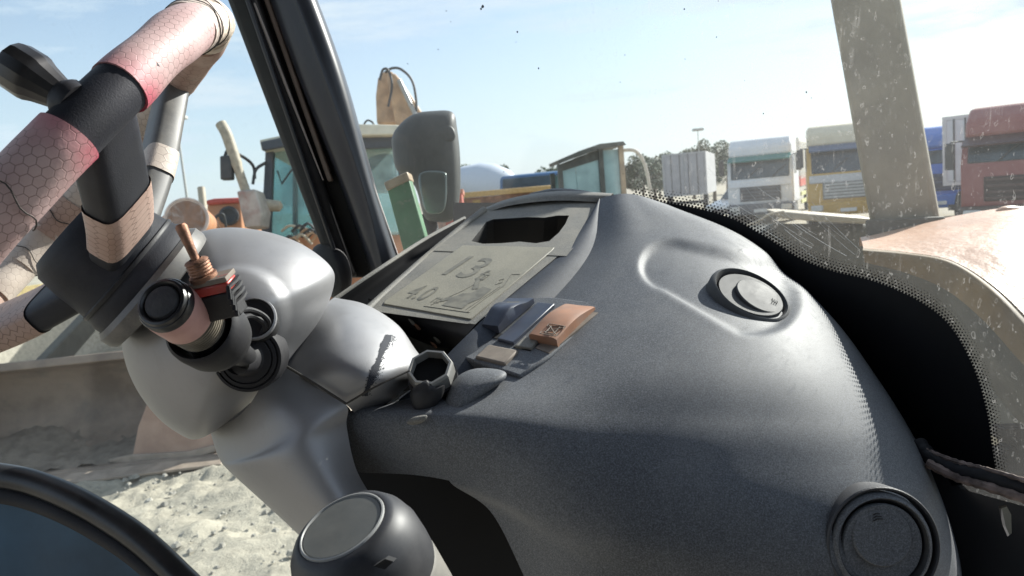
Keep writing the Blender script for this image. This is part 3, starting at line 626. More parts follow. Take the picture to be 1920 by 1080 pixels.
for px in (500, 745): wheel_q = obj('tyre', MB().lathe(G(px, 9.0, 0.62), VD(1, 0, 0.3), [(0.3, -0.2), (0.6, -0.2), (0.64, -0.12), (0.64, 0.12), (0.6, 0.2), (0.3, 0.2)], 24), TYRE, bh)
for k in range(12):
    a = (555 + random.uniform(-30, 45), 455 + random.uniform(-22, 10)); obj('hose', MB().tube(curve([(a[0], a[1], 7.9), (a[0] + 15, a[1] - 10 - random.uniform(0, 8), 7.85), (a[0] + 34, a[1] + random.uniform(-6, 8), 7.9)], 4), 0.012 + 0.008 * random.random(), 6), random.choice([STEELD, BEIGE, TANB]), bh)

tk = thing('tractor', 'orange red tractor with one round headlight behind the exhaust box', 'tractor', G(418, 13))
def Tk(name, pts, d, dep, mat, par=tk, bevel=0.03): return obj(name, MB().prism([V(x, y, d) for x, y in pts], VD(0, 0, dep)), mat, par, bevel=bevel)
Tk('bonnet', [(388, 380), (452, 376), (456, 500), (386, 500)], 13, 1.6, ORANGE)
Tk('bonnet_top', [(384, 376), (400, 372), (448, 370), (454, 379), (386, 384)], 12.9, 1.7, flat('tractor_red', (0.45, 0.07, 0.05), 0.45))
obj('headlight', MB().lathe(V(430, 405, 12.95), VD(0.1, 0, -1), [(0.17, 0), (0.17, 0.05), (0.13, 0.07), (0.05, 0.03), (0, 0.03)], 20), STEELD, tk)
obj('guard_bar', MB().tube(curve([(400, 425, 12.8), (404, 408, 12.7), (418, 402, 12.7), (424, 425, 12.8)], 5), 0.025, 8), STEELD, tk)
for s in (392, 452): obj('tyre', MB().lathe(G(s, 13.4, 0.5), VD(1, 0, 0.1), [(0.25, -0.15), (0.5, -0.15), (0.52, 0), (0.5, 0.15), (0.25, 0.15)], 20), TYRE, tk)
tag(obj('thin_post', MB().tube([G(378, 10, 0), V(377, 352, 10)], 0.05, 10), BEIGE), 'short thin brown post standing before the orange tractor', 'post')
rb = thing('storage_drum', 'round orange drum end with pale rim near the wheel hub', 'drum', G(350, 7.0))
obj('drum_body', MB().lathe(V(350, 410, 7.0), VD(0.25, 0.05, -1), [(0.0, 0.0), (0.17, 0), (0.19, -0.02), (0.19, -0.8), (0, -0.8)], 32), ORANGE, rb)
obj('pale_rim', MB().lathe(V(350, 410, 7.0), VD(0.25, 0.05, -1), [(0.185, -0.015), (0.2, -0.012), (0.2, 0.012), (0.185, 0.015), (0.18, 0)], 32), flat('rim_pale', (0.6, 0.48, 0.42), 0.4), rb)
obj('stand', MB().tube([V(352, 430, 7.3), G(352, 7.3)], 0.08, 8), STEELD, rb)
tag(obj('rubble_mound', inflate([(300, 420), (320, 392), (350, 378), (385, 392), (400, 440), (340, 460)], 16, 0.5, 0.5), ORANGE), 'brown heap of scrap behind the round orange drum end', 'heap')
obj_ = thing('yard_wall', 'low pale wall with ochre coping seen under the steering wheel rim', 'wall', G(20, 14))
a0, a1 = G(-120, 13), G(330, 15); dr = (a1 - a0)
obj('wall_panel', MB().prism([a0 + Vector((0, 0, 0)), a1, a1 + Vector((0, 0, 1.1)), a0 + Vector((0, 0, 1.1))], (0, 0.2, 0)), flat('pale_wall', (0.5, 0.46, 0.38), 0.8), obj_)
obj('coping', MB().prism([a0 + Vector((0, -.05, 1.103)), a1 + Vector((0, -.05, 1.103)), a1 + Vector((0, -.05, 1.25)), a0 + Vector((0, -.05, 1.25))], (0, 0.3, 0)), flat('ochre_coping', (0.46, 0.36, 0.16), 0.7), obj_)

# ---- loader bucket on the sand
def bucket():
    c = G(150, 6.4); r = thing('loader_bucket', 'grey brown loader bucket resting open on the sand with its blade down', 'bucket', c)
    m = M('bucket_steel', (0.19, 0.135, 0.10), 0.6, var=0.3, vs=3, dust=0.4, dcol=(0.30, 0.26, 0.21), ds=3, grime=0.7, gcol=(0.085, 0.07, 0.055), gs=3.5)
    m2 = M('bucket_side_paint', (0.36, 0.22, 0.16), 0.6, var=0.15, vs=5, dust=0.3, ds=5)
    ed = M('worn_cutting_edge', (0.30, 0.24, 0.19), 0.5, var=0.2, vs=8)
    e1 = G(402, 7.1); e0 = G(-160, 8.1); ax = (e1 - e0); ln = ax.length; ax.normalize(); out = Vector((ax.y, -ax.x, 0))       # out: towards us
    if out.dot(-c) < 0: out = -out
    prof = [(0.62, 0.03), (0.1, 0.02), (-0.25, 0.14), (-0.40, 0.38), (-0.36, 0.62), (-0.22, 0.80), (-0.05, 0.86)]
    pp = cr1([(a, b, 0) for a, b in prof], 5)
    def P(t, y, z): return e0 + ax * t + out * y + Vector((0, 0, z))
    A = np.array([[tuple(P(t, y, z)) for (y, z, _) in pp] for t in np.linspace(0, ln, 12)])
    A2 = np.array([[tuple(P(t, y - 0.03, z - 0.0 + 0.012)) for (y, z, _) in pp] for t in np.linspace(0, ln, 12)])
    mb = MB(); mb.grid(A); o = obj('shell', mb, m, r); s = o.modifiers.new('plate', 'SOLIDIFY'); s.thickness = 0.03
    side = [(0.60, 0.03)] + [(y, z) for (y, z, _) in pp[3:]] + [(0.12, 0.62), (0.35, 0.32)]
    for t in (0.0, ln):
        sp = obj('side_plate', MB().prism([P(t - 0.015, y, z) for y, z in side], ax * 0.03), m2, r)
        obj('edge_strip', MB().prism([P(t - 0.03, y, z) for y, z in ((0.66, 0.03), (0.66, 0.09), (0.15, 0.66), (0.08, 0.64), (0.30, 0.32))], ax * 0.06), ed, sp, bevel=0.006)
    obj('cutting_edge', MB().prism([P(0, 0.60, 0.015), P(0, 0.78, 0.008), P(0, 0.78, 0.03), P(0, 0.6, 0.055)], ax * ln), ed, r, bevel=0.004)
    for k in (3,):
        t = 0.12 + (ln - 0.24) * k / 7
        obj('tooth', MB().prism([P(t - 0.05, 0.72, 0.01), P(t - 0.05, 0.93, 0.012), P(t - 0.05, 0.93, 0.035), P(t - 0.05, 0.74, 0.09)], ax * 0.10), ed, r, bevel=0.008)
    obj('stiffener', MB().prism([P(0.02, -0.08, 0.82), P(0.02, 0.03, 0.85), P(0.02, 0.0, 0.92), P(0.02, -0.12, 0.90)], ax * (ln - 0.04)), m, r, bevel=0.01)
    for t in (0.5, ln - 0.75):
        obj('lift_arm', MB().prism([P(t, -0.48, 0.55), P(t, -0.46, 0.80), P(t, -1.7, 1.15), P(t, -1.7, 0.9)], ax * 0.1), OLIVE, r, bevel=0.015)
    sp = obj('side_plate', MB().prism([V(258, 800, 6.25), V(300, 690, 6.25), V(420, 690, 6.25), V(404, 845, 6.25), V(352, 858, 6.25), V(246, 864, 6.25)], VD(0.02, 0, .04)), m2, r, bevel=.01)
    obj('edge_strip', MB().prism([V(202, 862, 6.22), V(246, 853, 6.22), V(352, 847, 6.22), V(404, 834, 6.22), V(404, 847, 6.22), V(352, 861, 6.22), V(246, 867, 6.22), V(206, 869, 6.22)], VD(.02, 0, .08)), ed, sp, bevel=.006)
    # churned spoil in the bucket
    A = np.zeros((14, 30, 3))
    for i, y in enumerate(np.linspace(-0.33, 0.5, 14)):
        for j, t in enumerate(np.linspace(0.04, ln - 0.04, 30)):
            A[i, j] = tuple(P(t, y, 0.05 + 0.20 * max(0, 1 - (y + 0.36) / 0.75) * (0.6 + 0.4 * math.sin(t * 4.1 + y * 3)) + 0.02 * math.sin(t * 23 + y * 31) + rng.uniform(0, 0.02)))
    sp = MB(); sp.grid(A); obj('spoil', sp, flat('dark_spoil', (0.17, 0.14, 0.11), 0.9, var=0.3, vs=8), r, fix=False)
bucket()

# ---------------------------------------------------------------- windscreen and pillar
def Zg(X, Y):
    Z = 1.03 if X <= -0.1 else 0.3 + 0.73 * max(0.0, 1 - ((X + 0.1) / 0.505) ** 3) ** (1 / 3)
    return Z - 0.10 * Y
def gl(px, py, off=0.0):
    u, v = (px - 960) / F, (540 - py) / F; lo, hi = 0.3, 1.3
    for _ in range(40):
        d = (lo + hi) / 2
        if d > Zg(u * d, v * d): hi = d
        else: lo = d
    return V(px, py, lo + off)
wsc = thing('windscreen', 'dusty curved windscreen with black dotted border, drip marks and scratches', 'windscreen', gl(960, 400))
left_edge = [(400, -440), (540, -70), (600, 60), (665, 235), (705, 370), (748, 490)]
bot = [(748, 490), (800, 480), (900, 430), (1050, 385), (1190, 385), (1300, 425), (1400, 475), (1500, 570), (1600, 690), (1690, 830), (1760, 905), (1850, 930), (1960, 960), (2150, 990)]
A = []
for px in np.concatenate([np.linspace(400, 1500, 47), np.linspace(1520, 2160, 33)]):
    top = -520.0
    bx, by = zip(*bot); lx, ly = zip(*left_edge)
    lowy = float(np.interp(px, bx, by)) if px >= 748 else float(np.interp(px, lx, ly))
    A.append([tuple(gl(px, y)) for y in np.linspace(top, max(lowy, top + 2), 24)])
mb = MB(); mb.grid(np.array(A)); obj('pane', mb, WGLASS, wsc, smooth=80, fix=False)
FE = [(1188, 366), (1232, 377), (1300, 389), (1370, 409), (1440, 447), (1500, 485), (1560, 508), (1640, 528), (1720, 563), (1780, 610), (1825, 688), (1850, 770), (1862, 850), (1870, 900)]
FL = [(1188, 385), (1235, 402), (1290, 424), (1350, 455), (1400, 486), (1450, 530), (1495, 575), (1545, 632), (1590, 690), (1635, 760), (1675, 830), (1710, 872), (1740, 895), (1775, 912)]
fe = cr1([(a, b, 0) for a, b in FE], 8)[:, :2]; fl = cr1([(a, b, 0) for a, b in FL], 8)[:, :2]
A = np.array([[tuple(gl(*(a * (1 - t) + b * t), -0.003)) for t in np.linspace(0, 1, 8)] for a, b in zip(fe, fl)])
FRIT = M('black_ceramic_print', (0.004, 0.004, 0.005), 0.5, var=0.1, spec=0.2)
mb = MB(); mb.grid(A); obj('frit_border', mb, FRIT, wsc, smooth=80, fix=False)
seg = np.linalg.norm(np.diff(fe, axis=0), axis=1); cum = np.concatenate([[0], np.cumsum(seg)])
mb = MB()
for row in range(5):
    rr = (2.6, 2.2, 1.7, 1.2, 0.8)[row]; pitch = 6.6
    for k in range(int(cum[-1] / pitch)):
        s = (k + 0.5 * (row % 2)) * pitch; x = np.interp(s, cum, fe[:, 0]); y = np.interp(s, cum, fe[:, 1])
        x2 = np.interp(s + 2, cum, fe[:, 0]); y2 = np.interp(s + 2, cum, fe[:, 1]); nx, ny = y2 - y, -(x2 - x); q = math.hypot(nx, ny) + 1e-6
        cx, cy = x + nx / q * (1.5 + row * 5.2), y + ny / q * (1.5 + row * 5.2)
        mb.add([gl(cx + rr * math.cos(a), cy + rr * math.sin(a), -0.003) for a in np.arange(6) * math.pi / 3], [range(6)])
fd = obj('frit_dots', mb, FRIT, wsc, smooth=0, fix=False); fd['kind'] = 'stuff'
obj('edge_trim', MB().tube([gl(x, y, 0.004) for x, y in cr1([(a, b, 0) for a, b in ((588, 0), (663, 232), (704, 360), (745, 478))], 8)[:, :2]], 0.0017, 8), PALESTRIP, wsc)
sl_ = obj('rubber_seal', MB().tube(curve([(1722, 832, .645), (1745, 858, .63), (1790, 878, .61), (1850, 893, .59), (1950, 922, .565)], 8), [0.007 + 0.0005 * math.sin(k * 1.7) for k in range(33)], 10), RUBBER, wsc)
DIRTS = M('pinkish_dirt', (0.20, 0.15, 0.13), 0.9, var=0.5, vs=90, bump=0.8, bs=400, grime=0.6, gcol=(0.02, 0.02, 0.02), gs=70)
obj('dirt_line', MB().tube(curve([(1738, 868, .62), (1790, 893, .605), (1850, 912, .585), (1950, 945, .56)], 8), [0.0040 + 0.0005 * math.sin(k * 2.3) for k in range(25)], 8), DIRTS, sl_)
obj('dirt_line', MB().tube(curve([(1727, 838, .64), (1742, 846, .63), (1790, 864, .607), (1850, 880, .588), (1930, 903, .565)], 8), [0.002 + 0.0005 * math.sin(k * 2.9) for k in range(33)], 6), DIRTS, sl_)

# wiper scratches, fly specks
SCR = M('pale_scratch', (0.7, 0.72, 0.72), 0.6)
mb = MB()
for k in range(46):
    x = random.uniform(1290, 1560); y = 330 + (x - 1290) * .35 + random.uniform(-40, 110); ln_ = random.uniform(30, 150); a = random.gauss(.72, .12)
    if y + ln_ * math.sin(a) > np.interp(x + ln_ * math.cos(a), fe[:, 0], fe[:, 1]) - 6: continue
    mb.tube([gl(x + ln_ * math.cos(a) * q, y + ln_ * math.sin(a) * q + 3 * math.sin(q * 3), -.0006) for q in np.linspace(0, 1, 6)], random.uniform(.00006, .00016), 4, caps=False)
sc_ = obj('scratches', mb, SCR, wsc, smooth=0, fix=False); sc_['kind'] = 'stuff'
mb = MB()
for x, y, r_ in [(905, 12, 2.6), (902, 17, 1.8), (1283, 17, 1.4), (1512, 173, 1.5), (970, 60, 1.6), (1010, 128, 1.4)] + [(random.uniform(760, 1540), random.uniform(0, 330), random.uniform(.5, 1.1)) for _ in range(18)]:
    mb.add([gl(x + r_ * math.cos(a) * (1 + .4 * math.sin(3 * a + x)), y + r_ * 1.3 * math.sin(a), -.0008) for a in np.arange(7) * 2 * math.pi / 7], [range(7)])
sc_ = obj('fly_specks', mb, RUBBER, wsc, smooth=0, fix=False); sc_['kind'] = 'stuff'
# lower front panel under the seal with one gap
lp = Plane((1760, 900, .66), (1930, 940, .60), (1790, 1090, .62))
def ring_strip(outer, inner, n=8):
    return [(outer[i], outer[(i + 1) % len(outer)], inner[(i + 1) % len(inner)], inner[i]) for i in range(len(outer))]
mb = MB(); ou = [(1720, 868), (1935, 938), (1950, 1010), (1950, 1110), (1860, 1110), (1720, 1110)]; inn = [(1872, 950), (1886, 946), (1896, 965), (1897, 1000), (1889, 1006), (1880, 985)]
for q in ring_strip(ou, inn): mb.add([lp.hit(*p) for p in q], [(0, 1, 2, 3)])
fp = obj('front_panel', mb, VOID, None, smooth=0); fp.modifiers.new('thick', 'SOLIDIFY').thickness = 0.006
tag(fp, 'black lower front panel below the rubber seal with a small slot', 'panel')

# pillar: seals and main post
pil = thing('cab_pillar', 'black front cab pillar with brown seal strip, leaning over the dashboard', 'pillar', V(640, 470, 1.0))
def strip(name, pts, d0, d1, dep, mat, bevel=0.003):
    """quad between two sloping edge lines: pts = (top-left, top-right, bottom-right, bottom-left)"""
    q = [V(*pts[0], d0), V(*pts[1], d0), V(*pts[2], d1), V(*pts[3], d1)]
    q[0] = q[0] + (q[0] - q[3]) * .8; q[1] = q[1] + (q[1] - q[2]) * .8
    return obj(name, MB().prism(q, VD(0.0, 0, dep)), mat, pil, bevel=bevel)
strip('door_seal', [(398, -70), (458, -70), (668, 520), (622, 520)], 0.93, 1.03, 0.05, RUBBER, 0.008)
strip('seal_lip', [(434, -70), (442, -70), (646, 520), (640, 520)], 0.918, 1.018, 0.012, PILLAR, 0.003)
strip('gap_back', [(450, -70), (500, -70), (700, 520), (660, 520)], 0.95, 1.05, 0.02, VOID)
obj('bright_strip', MB().tube([V(449, -70, .94), V(478, 10, .945), V(540, 170, .97), V(606, 338, 1.0)], [0.0024, 0.0024, 0.002, 0.0008], 8), PALESTRIP, pil)
obj('brown_strip', MB().prism([V(470, -70, .942), V(481, -70, .942), V(624, 338, 1.0), V(614, 340, 1.0)], VD(0, 0, .01)), TANSTRIP, pil, bevel=0.002)
# main post: two faces meeting at a rounded crease
A = net([[(330, -430, .93), (338, -430, .895), (377, -430, .885), (384, -430, .885), (420, -430, .90), (425, -430, .96)],
         [(476, -70, .97), (484, -70, .935), (523, -70, .925), (530, -70, .925), (563, -70, .94), (568, -70, 1.0)],
         [(555, 140, .99), (563, 140, .955), (602, 140, .945), (610, 140, .945), (640, 140, .96), (646, 140, 1.02)],
         [(640, 355, 1.02), (648, 355, .98), (676, 355, .97), (685, 355, .97), (700, 355, .985), (706, 355, 1.05)],
         [(704, 535, 1.04), (712, 535, 1.0), (722, 535, .99), (730, 535, .99), (756, 535, 1.005), (762, 535, 1.07)]], 8, 6)
mb = MB(); mb.grid(A); obj('post', mb, PILLAR, pil, smooth=60, fix=False)
obj('base_block', inflate([(585, 470), (620, 455), (650, 480), (660, 530), (640, 560), (600, 540)], 1.03, .03, .03), RUBBER, pil)

rf = thing('cab_shell', 'unseen black cab shell with roof and walls added to dim the interior', 'cab', (0, 0, 2.75))  # out of view; cab roof and walls added to cut sky light inside
obj('added_rear_wall', MB().box((-.05, -.62, 1.75), 1.5, .06, 1.9), BLACK, rf, bevel=.01)
obj('added_side_wall', MB().box((.66, -.15, 1.25), .06, .85, 1.2), BLACK, rf, bevel=.01)
obj('added_roof', MB().box((-.10, -.22, 2.75), 1.45, 1.8, .09), BLACK, rf, bevel=.02)

# door: glass with a curved lower frame
dr = thing('cab_door', 'cab door glass with a thick black curved frame at its foot', 'door', V(100, 950, .8))
def dz(px, py): return 0.86 + 0.10 * (px / 620.0)
A = np.array([[tuple(V(x, y, dz(x, y))) for x in np.linspace(-700, float(np.interp(y, (-500, -80, 520, 560, 1100), (287, 432, 640, 640, 640))), 14)] for y in np.linspace(-500, 1400, 90)])
def keepdoor(i, j):
    return True
mb = MB(); mb.grid(A); obj('pane', mb, DGLASS, dr, smooth=0, fix=False)
arc = [(-420, 905, .69), (-200, 888, .67), (-60, 888, .66), (0, 893, .66), (60, 905, .66), (130, 932, .655), (200, 970, .65), (265, 1015, .645), (330, 1075, .64), (380, 1130, .635), (430, 1230, .63)]
obj('frame', MB().tube(curve(arc, 8), 0.0115, 14), GLOSSBLK, dr)
arc2 = [(x - 8, y + 34, d - 0.004) for x, y, d in arc]
obj('frame_lip', MB().tube(curve(arc2, 8), 0.0075, 12), RUBBER, dr)
LOWG = M('dark_blue_lower_glass', (0.020, 0.060, 0.105), 0.3, spec=0.25, var=0.5, vs=6, dust=0.06, dcol=(0.2, 0.25, 0.28), ds=6)
lo = [(x, y + 20, d + 0.004) for x, y, d in arc]
mb = MB(); A = np.array([[tuple(V(x, y + (1300 - y) * t, d)) for t in np.linspace(0, 1, 6)] for x, y, d in cr1(lo, 6)]); mb.grid(A)
obj('lower_pane', mb, LOWG, dr, fix=False)

# ---------------------------------------------------------------- outside the windscreen: our machine's own parts
sm = thing('side_mirror', 'big dusty grey mirror housing standing just outside the windscreen', 'mirror', V(800, 430, 1.4))
obj('housing', inflate([(735, 258), (748, 235), (775, 214), (810, 208), (848, 210), (857, 240), (863, 300), (862, 370), (850, 412), (815, 416), (795, 405), (778, 350), (745, 320), (737, 290)], 1.40, .045, .05, c=(805, 300), ex=3.0), MIRRORH, sm, smooth=70)
obj('mirror_glass', inflate([(787, 325), (832, 322), (838, 345), (836, 385), (825, 400), (800, 398), (790, 370)], 1.352, .006, .01, ex=6), MIRRORG, sm)
obj('mirror_hood', inflate([(762, 318), (772, 270), (800, 240), (845, 236), (852, 262), (815, 268), (792, 290), (782, 322)], 1.366, .010, .02, c=(795, 272), ex=2.5), MIRRORH, sm)
obj('stem', MB().tube(curve([(800, 400, 1.42), (812, 440, 1.42), (822, 500, 1.4)], 5), 0.014, 10), RUBBER, sm)
gb = thing('green_board', 'green painted board with brown taped top leaning outside the windscreen', 'board', V(780, 460, 1.25))
obj('board', MB().prism([V(725, 353, 1.25), V(766, 334, 1.25), V(800, 455, 1.25), V(805, 500, 1.25), V(764, 500, 1.25)], VD(.004, 0, .02)), GREEN, gb, bevel=0.002)
obj('tape', MB().prism([V(719, 342, 1.246), V(763, 321, 1.246), V(768, 337, 1.246), V(725, 358, 1.246)], VD(.004, 0, .03)), TAPEB, gb, bevel=0.002)
rbx = thing('red_bin', 'faded red bin beside the mirror housing outside the glass', 'bin', G(848, 9))
obj('bin_body', MB().prism([V(838, 360, 9), V(866, 357, 9), V(872, 440, 9), V(835, 440, 9)], VD(0, 0, .25)), flat('faded_red', (0.38, 0.10, 0.07), 0.6, var=0.3, vs=6), rbx, bevel=.02)
obj('bin_rim', MB().prism([V(836, 357, 8.98), V(868, 354, 8.98), V(868, 362, 8.98), V(836, 365, 8.98)], VD(0, 0, .29)), flat('faded_red_rim', (0.46, 0.2, 0.14), 0.6), rbx)

pst = thing('steel_post', 'broad weathered tan steel post standing outside the spotted glass', 'post', V(1690, 440, 1.5))
q = [V(1540, -90, 1.42), V(1672, -90, 1.42), V(1764, 425, 1.52), V(1632, 425, 1.52)]
q[0] = q[0] + (q[0] - q[3]) * .25; q[1] = q[1] + (q[1] - q[2]) * .25
obj('post_body', MB().prism(q, VD(.068, 0, .11)), POSTM, pst, bevel=0.012, seg=3)
obj('post_foot', MB().prism([V(1622, 412, 1.49), V(1772, 405, 1.49), V(1776, 440, 1.49), V(1624, 446, 1.49)], VD(.09, 0, .17)), OLIVE, pst, bevel=.004)
ec = thing('engine_cover', 'sand pink engine cover with dirty ochre lower edge outside the glass', 'engine cover', V(1800, 600, 1.2))
rows = [[(1612, 462, 1.62), (1700, 440, 1.62), (1800, 420, 1.62), (1890, 400, 1.62), (2000, 392, 1.62), (2100, 390, 1.62)],
        [(1612, 446, 1.55), (1690, 426, 1.54), (1790, 405, 1.53), (1880, 390, 1.52), (1990, 383, 1.52), (2100, 380, 1.52)],
        [(1615, 450, 1.40), (1698, 438, 1.38), (1795, 422, 1.35), (1895, 408, 1.32), (2010, 405, 1.30), (2130, 402, 1.30)],
        [(1617, 457, 1.28), (1700, 456, 1.25), (1793, 452, 1.21), (1890, 465, 1.14), (1990, 500, 1.08), (2100, 540, 1.05)],
        [(1619, 466, 1.22), (1700, 473, 1.19), (1785, 489, 1.13), (1868, 540, 1.04), (1950, 620, .97), (2040, 700, .93)]]
mb = MB(); mb.grid(net(rows, 8, 8)); obj('cover_top', mb, PINK, ec, smooth=80, fix=False)
rows2 = [[(1618, 465, 1.223), (1700, 472, 1.193), (1785, 488, 1.133), (1868, 539, 1.043), (1950, 619, .973), (2040, 700, .933)],
         [(1618, 472, 1.21), (1700, 481, 1.18), (1782, 500, 1.12), (1860, 556, 1.03), (1940, 640, .96), (2030, 720, .92)],
         [(1622, 492, 1.22), (1700, 512, 1.185), (1776, 545, 1.13), (1848, 605, 1.04), (1925, 690, .97), (2020, 770, .93)],
         [(1640, 520, 1.26), (1708, 545, 1.22), (1776, 590, 1.16), (1838, 660, 1.07), (1905, 750, 1.0), (2000, 830, .95)],
         [(1660, 525, 1.4), (1715, 560, 1.36), (1780, 610, 1.3), (1835, 690, 1.2), (1900, 780, 1.1), (1990, 860, 1.05)]]
mb = MB(); mb.grid(net(rows2[:3], 6, 8)); obj('cover_edge', mb, OCHRE, ec, smooth=80, fix=False)
mb = MB(); mb.grid(net(rows2[2:], 6, 8)); obj('cover_underside', mb, OLIVE, ec, smooth=80, fix=False)
obj('hinge_block', inflate([(1865, 398), (1880, 387), (1905, 386), (1935, 394), (1930, 410), (1880, 410)], 1.45, .02, .03, ex=3), PINK, ec)
mp_ = thing('machine_body', 'dark dirty olive machine bodywork beyond the black dotted border', 'machine body', V(1600, 700, 1.6))
obj('body_side', MB().prism([V(1455, 418, 1.75), V(1640, 418, 1.75), V(2700, 430, 1.75), V(2700, 1500, 1.75), V(1100, 1500, 1.75), V(1380, 470, 1.75)], VD(0, 0, .3)), OLIVE, mp_, bevel=.02)
obj('flange', MB().prism([V(1452, 398, 1.70), V(1475, 397, 1.70), V(1640, 410, 1.70), V(1640, 421, 1.70), V(1525, 415, 1.70), V(1470, 410, 1.70)], VD(.02, .02, .12)), BEIGE, mp_, bevel=.004)
obj('hose', MB().tube(curve([(1380, 428, 1.7), (1415, 418, 1.7), (1440, 403, 1.7), (1470, 397, 1.7)], 6), 0.003, 8), BEIGE, mp_)
obj('bracket', MB().prism([V(1884, 802, 1.0), V(1940, 800, 1.0), V(1940, 900, 1.0), V(1880, 888, 1.0), V(1880, 846, 1.0), V(1900, 838, 1.0), V(1886, 822, 1.0)], VD(0, 0, .03)), VOID, mp_, bevel=.003)
obj('pale_bracket', MB().prism([V(1868, 820, 1.1), V(1903, 826, 1.1), V(1905, 850, 1.1), V(1872, 890, 1.1)], VD(0, 0, .02)), BEIGE, mp_)

# ---------------------------------------------------------------- dashboard
db = thing('dashboard', 'dusty dark grey moulded dashboard with round air vents and instrument panel', 'dashboard', V(1200, 800, .7))
ROWS = [
 [(1125, 372, .945), (1158, 364, .93), (1185, 364, .93), (1208, 369, .93), (1232, 377, .935), (1257, 387, .95), (1262, 405, 1.05)],
 [(1108, 470, .840), (1168, 452, .826), (1228, 440, .835), (1300, 438, .84), (1365, 440, .855), (1407, 452, .885), (1414, 478, .98)],
 [(1016, 583, .742), (1098, 570, .720), (1210, 560, .705), (1350, 548, .707), (1470, 557, .728), (1546, 580, .768), (1560, 615, .88)],
 [(900, 690, .668), (990, 690, .640), (1170, 685, .620), (1370, 680, .615), (1530, 685, .635), (1636, 702, .69), (1655, 740, .81)],
 [(748, 752, .640), (900, 757, .598), (1140, 778, .581), (1380, 790, .573), (1590, 795, .590), (1703, 812, .64), (1725, 850, .76)],
 [(655, 772, .628), (870, 793, .585), (1130, 838, .564), (1390, 865, .553), (1620, 880, .566), (1743, 900, .613), (1765, 940, .73)],
 [(620, 822, .640), (856, 846, .588), (1120, 912, .552), (1400, 950, .536), (1650, 970, .546), (1771, 990, .588), (1796, 1020, .70)],
 [(642, 884, .665), (842, 901, .607), (1125, 1000, .547), (1410, 1040, .529), (1672, 1055, .536), (1786, 1065, .575), (1812, 1090, .68)],
 [(700, 960, .69), (922, 962, .612), (1135, 1075, .558), (1420, 1120, .532), (1684, 1130, .537), (1792, 1140, .575), (1818, 1160, .68)],
 [(760, 1060, .69), (992, 1100, .62), (1160, 1150, .562), (1430, 1190, .535), (1690, 1200, .54), (1796, 1210, .577), (1820, 1230, .68)]]
NN, MM = 12, 12
A = net(ROWS, NN, MM)
# moulded scoop round the upper vent: push the surface in along an oblong hollow
Ci = CM.inverted()
def to_px(p):
    c = Ci @ Vector(p); return 960 + F * c.x / -c.z, 540 - F * c.y / -c.z
def smooth(a, b, x):
    t = min(1, max(0, (x - a) / (b - a))); return t * t * (3 - 2 * t)
A = cr1(A, 2); A = np.swapaxes(cr1(np.swapaxes(A, 0, 1), 2), 0, 1); NN *= 2; MM *= 2
for i in range(A.shape[0]):
    for j in range(A.shape[1]):
        px, py = to_px(A[i, j])
        # oblong: segment (1255,500) to (1420,555), half width shrinking
        ax_, ay_, bx_, by_ = 1262, 497, 1412, 552
        t = ((px - ax_) * (bx_ - ax_) + (py - ay_) * (by_ - ay_)) / ((bx_ - ax_) ** 2 + (by_ - ay_) ** 2); t = min(1, max(0, t))
        dx, dy = px - (ax_ + t * (bx_ - ax_)), py - (ay_ + t * (by_ - ay_)); rr = math.hypot(dx * 0.80, dy * 1.05); hw = 52 + 27 * t
        k = 1 - smooth(hw * 0.74, hw * 1.06, rr)
        k *= 1 - smooth(1462, 1525, px)
        if k > 0: A[i, j] += np.array(VD(-0.15, -0.75, 0.5)) * 0.0095 * k * (0.6 + 0.4 * t)
        lip = math.exp(-((rr - hw * 1.12) / 9.0) ** 2) * (1 if dy < 0 or dx < 0 else 0.5)
        A[i, j] += np.array(VD(0, 0.85, -0.5)) * 0.0003 * lip
A0 = A[:4 * NN + 1, 0].copy()
mb = MB(); mb.grid(A, keep=lambda i, j: not (i >= 7 * NN and j < MM))
body = obj('dash_body', mb, DASH, db, smooth=75, fix=False)
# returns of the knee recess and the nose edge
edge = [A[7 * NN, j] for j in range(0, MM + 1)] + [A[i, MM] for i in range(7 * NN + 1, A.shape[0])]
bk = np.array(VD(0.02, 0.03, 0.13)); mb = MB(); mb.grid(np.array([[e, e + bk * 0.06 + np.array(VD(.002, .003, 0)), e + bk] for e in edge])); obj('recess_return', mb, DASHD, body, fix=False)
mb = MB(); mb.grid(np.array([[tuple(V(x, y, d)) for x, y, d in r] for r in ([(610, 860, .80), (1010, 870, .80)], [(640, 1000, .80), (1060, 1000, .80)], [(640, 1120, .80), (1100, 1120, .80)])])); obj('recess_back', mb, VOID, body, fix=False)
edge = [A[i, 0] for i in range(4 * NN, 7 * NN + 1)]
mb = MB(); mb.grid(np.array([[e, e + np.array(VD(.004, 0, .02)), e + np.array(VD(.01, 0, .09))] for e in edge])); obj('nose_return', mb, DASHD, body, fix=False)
obj('gasket', MB().tube(curve([(655, 772, .634), (632, 786, .634), (619, 808, .636), (622, 835, .638), (640, 872, .64), (668, 920, .645), (700, 970, .65), (740, 1030, .655)], 8), 0.0065, 10), RUBBER, body)

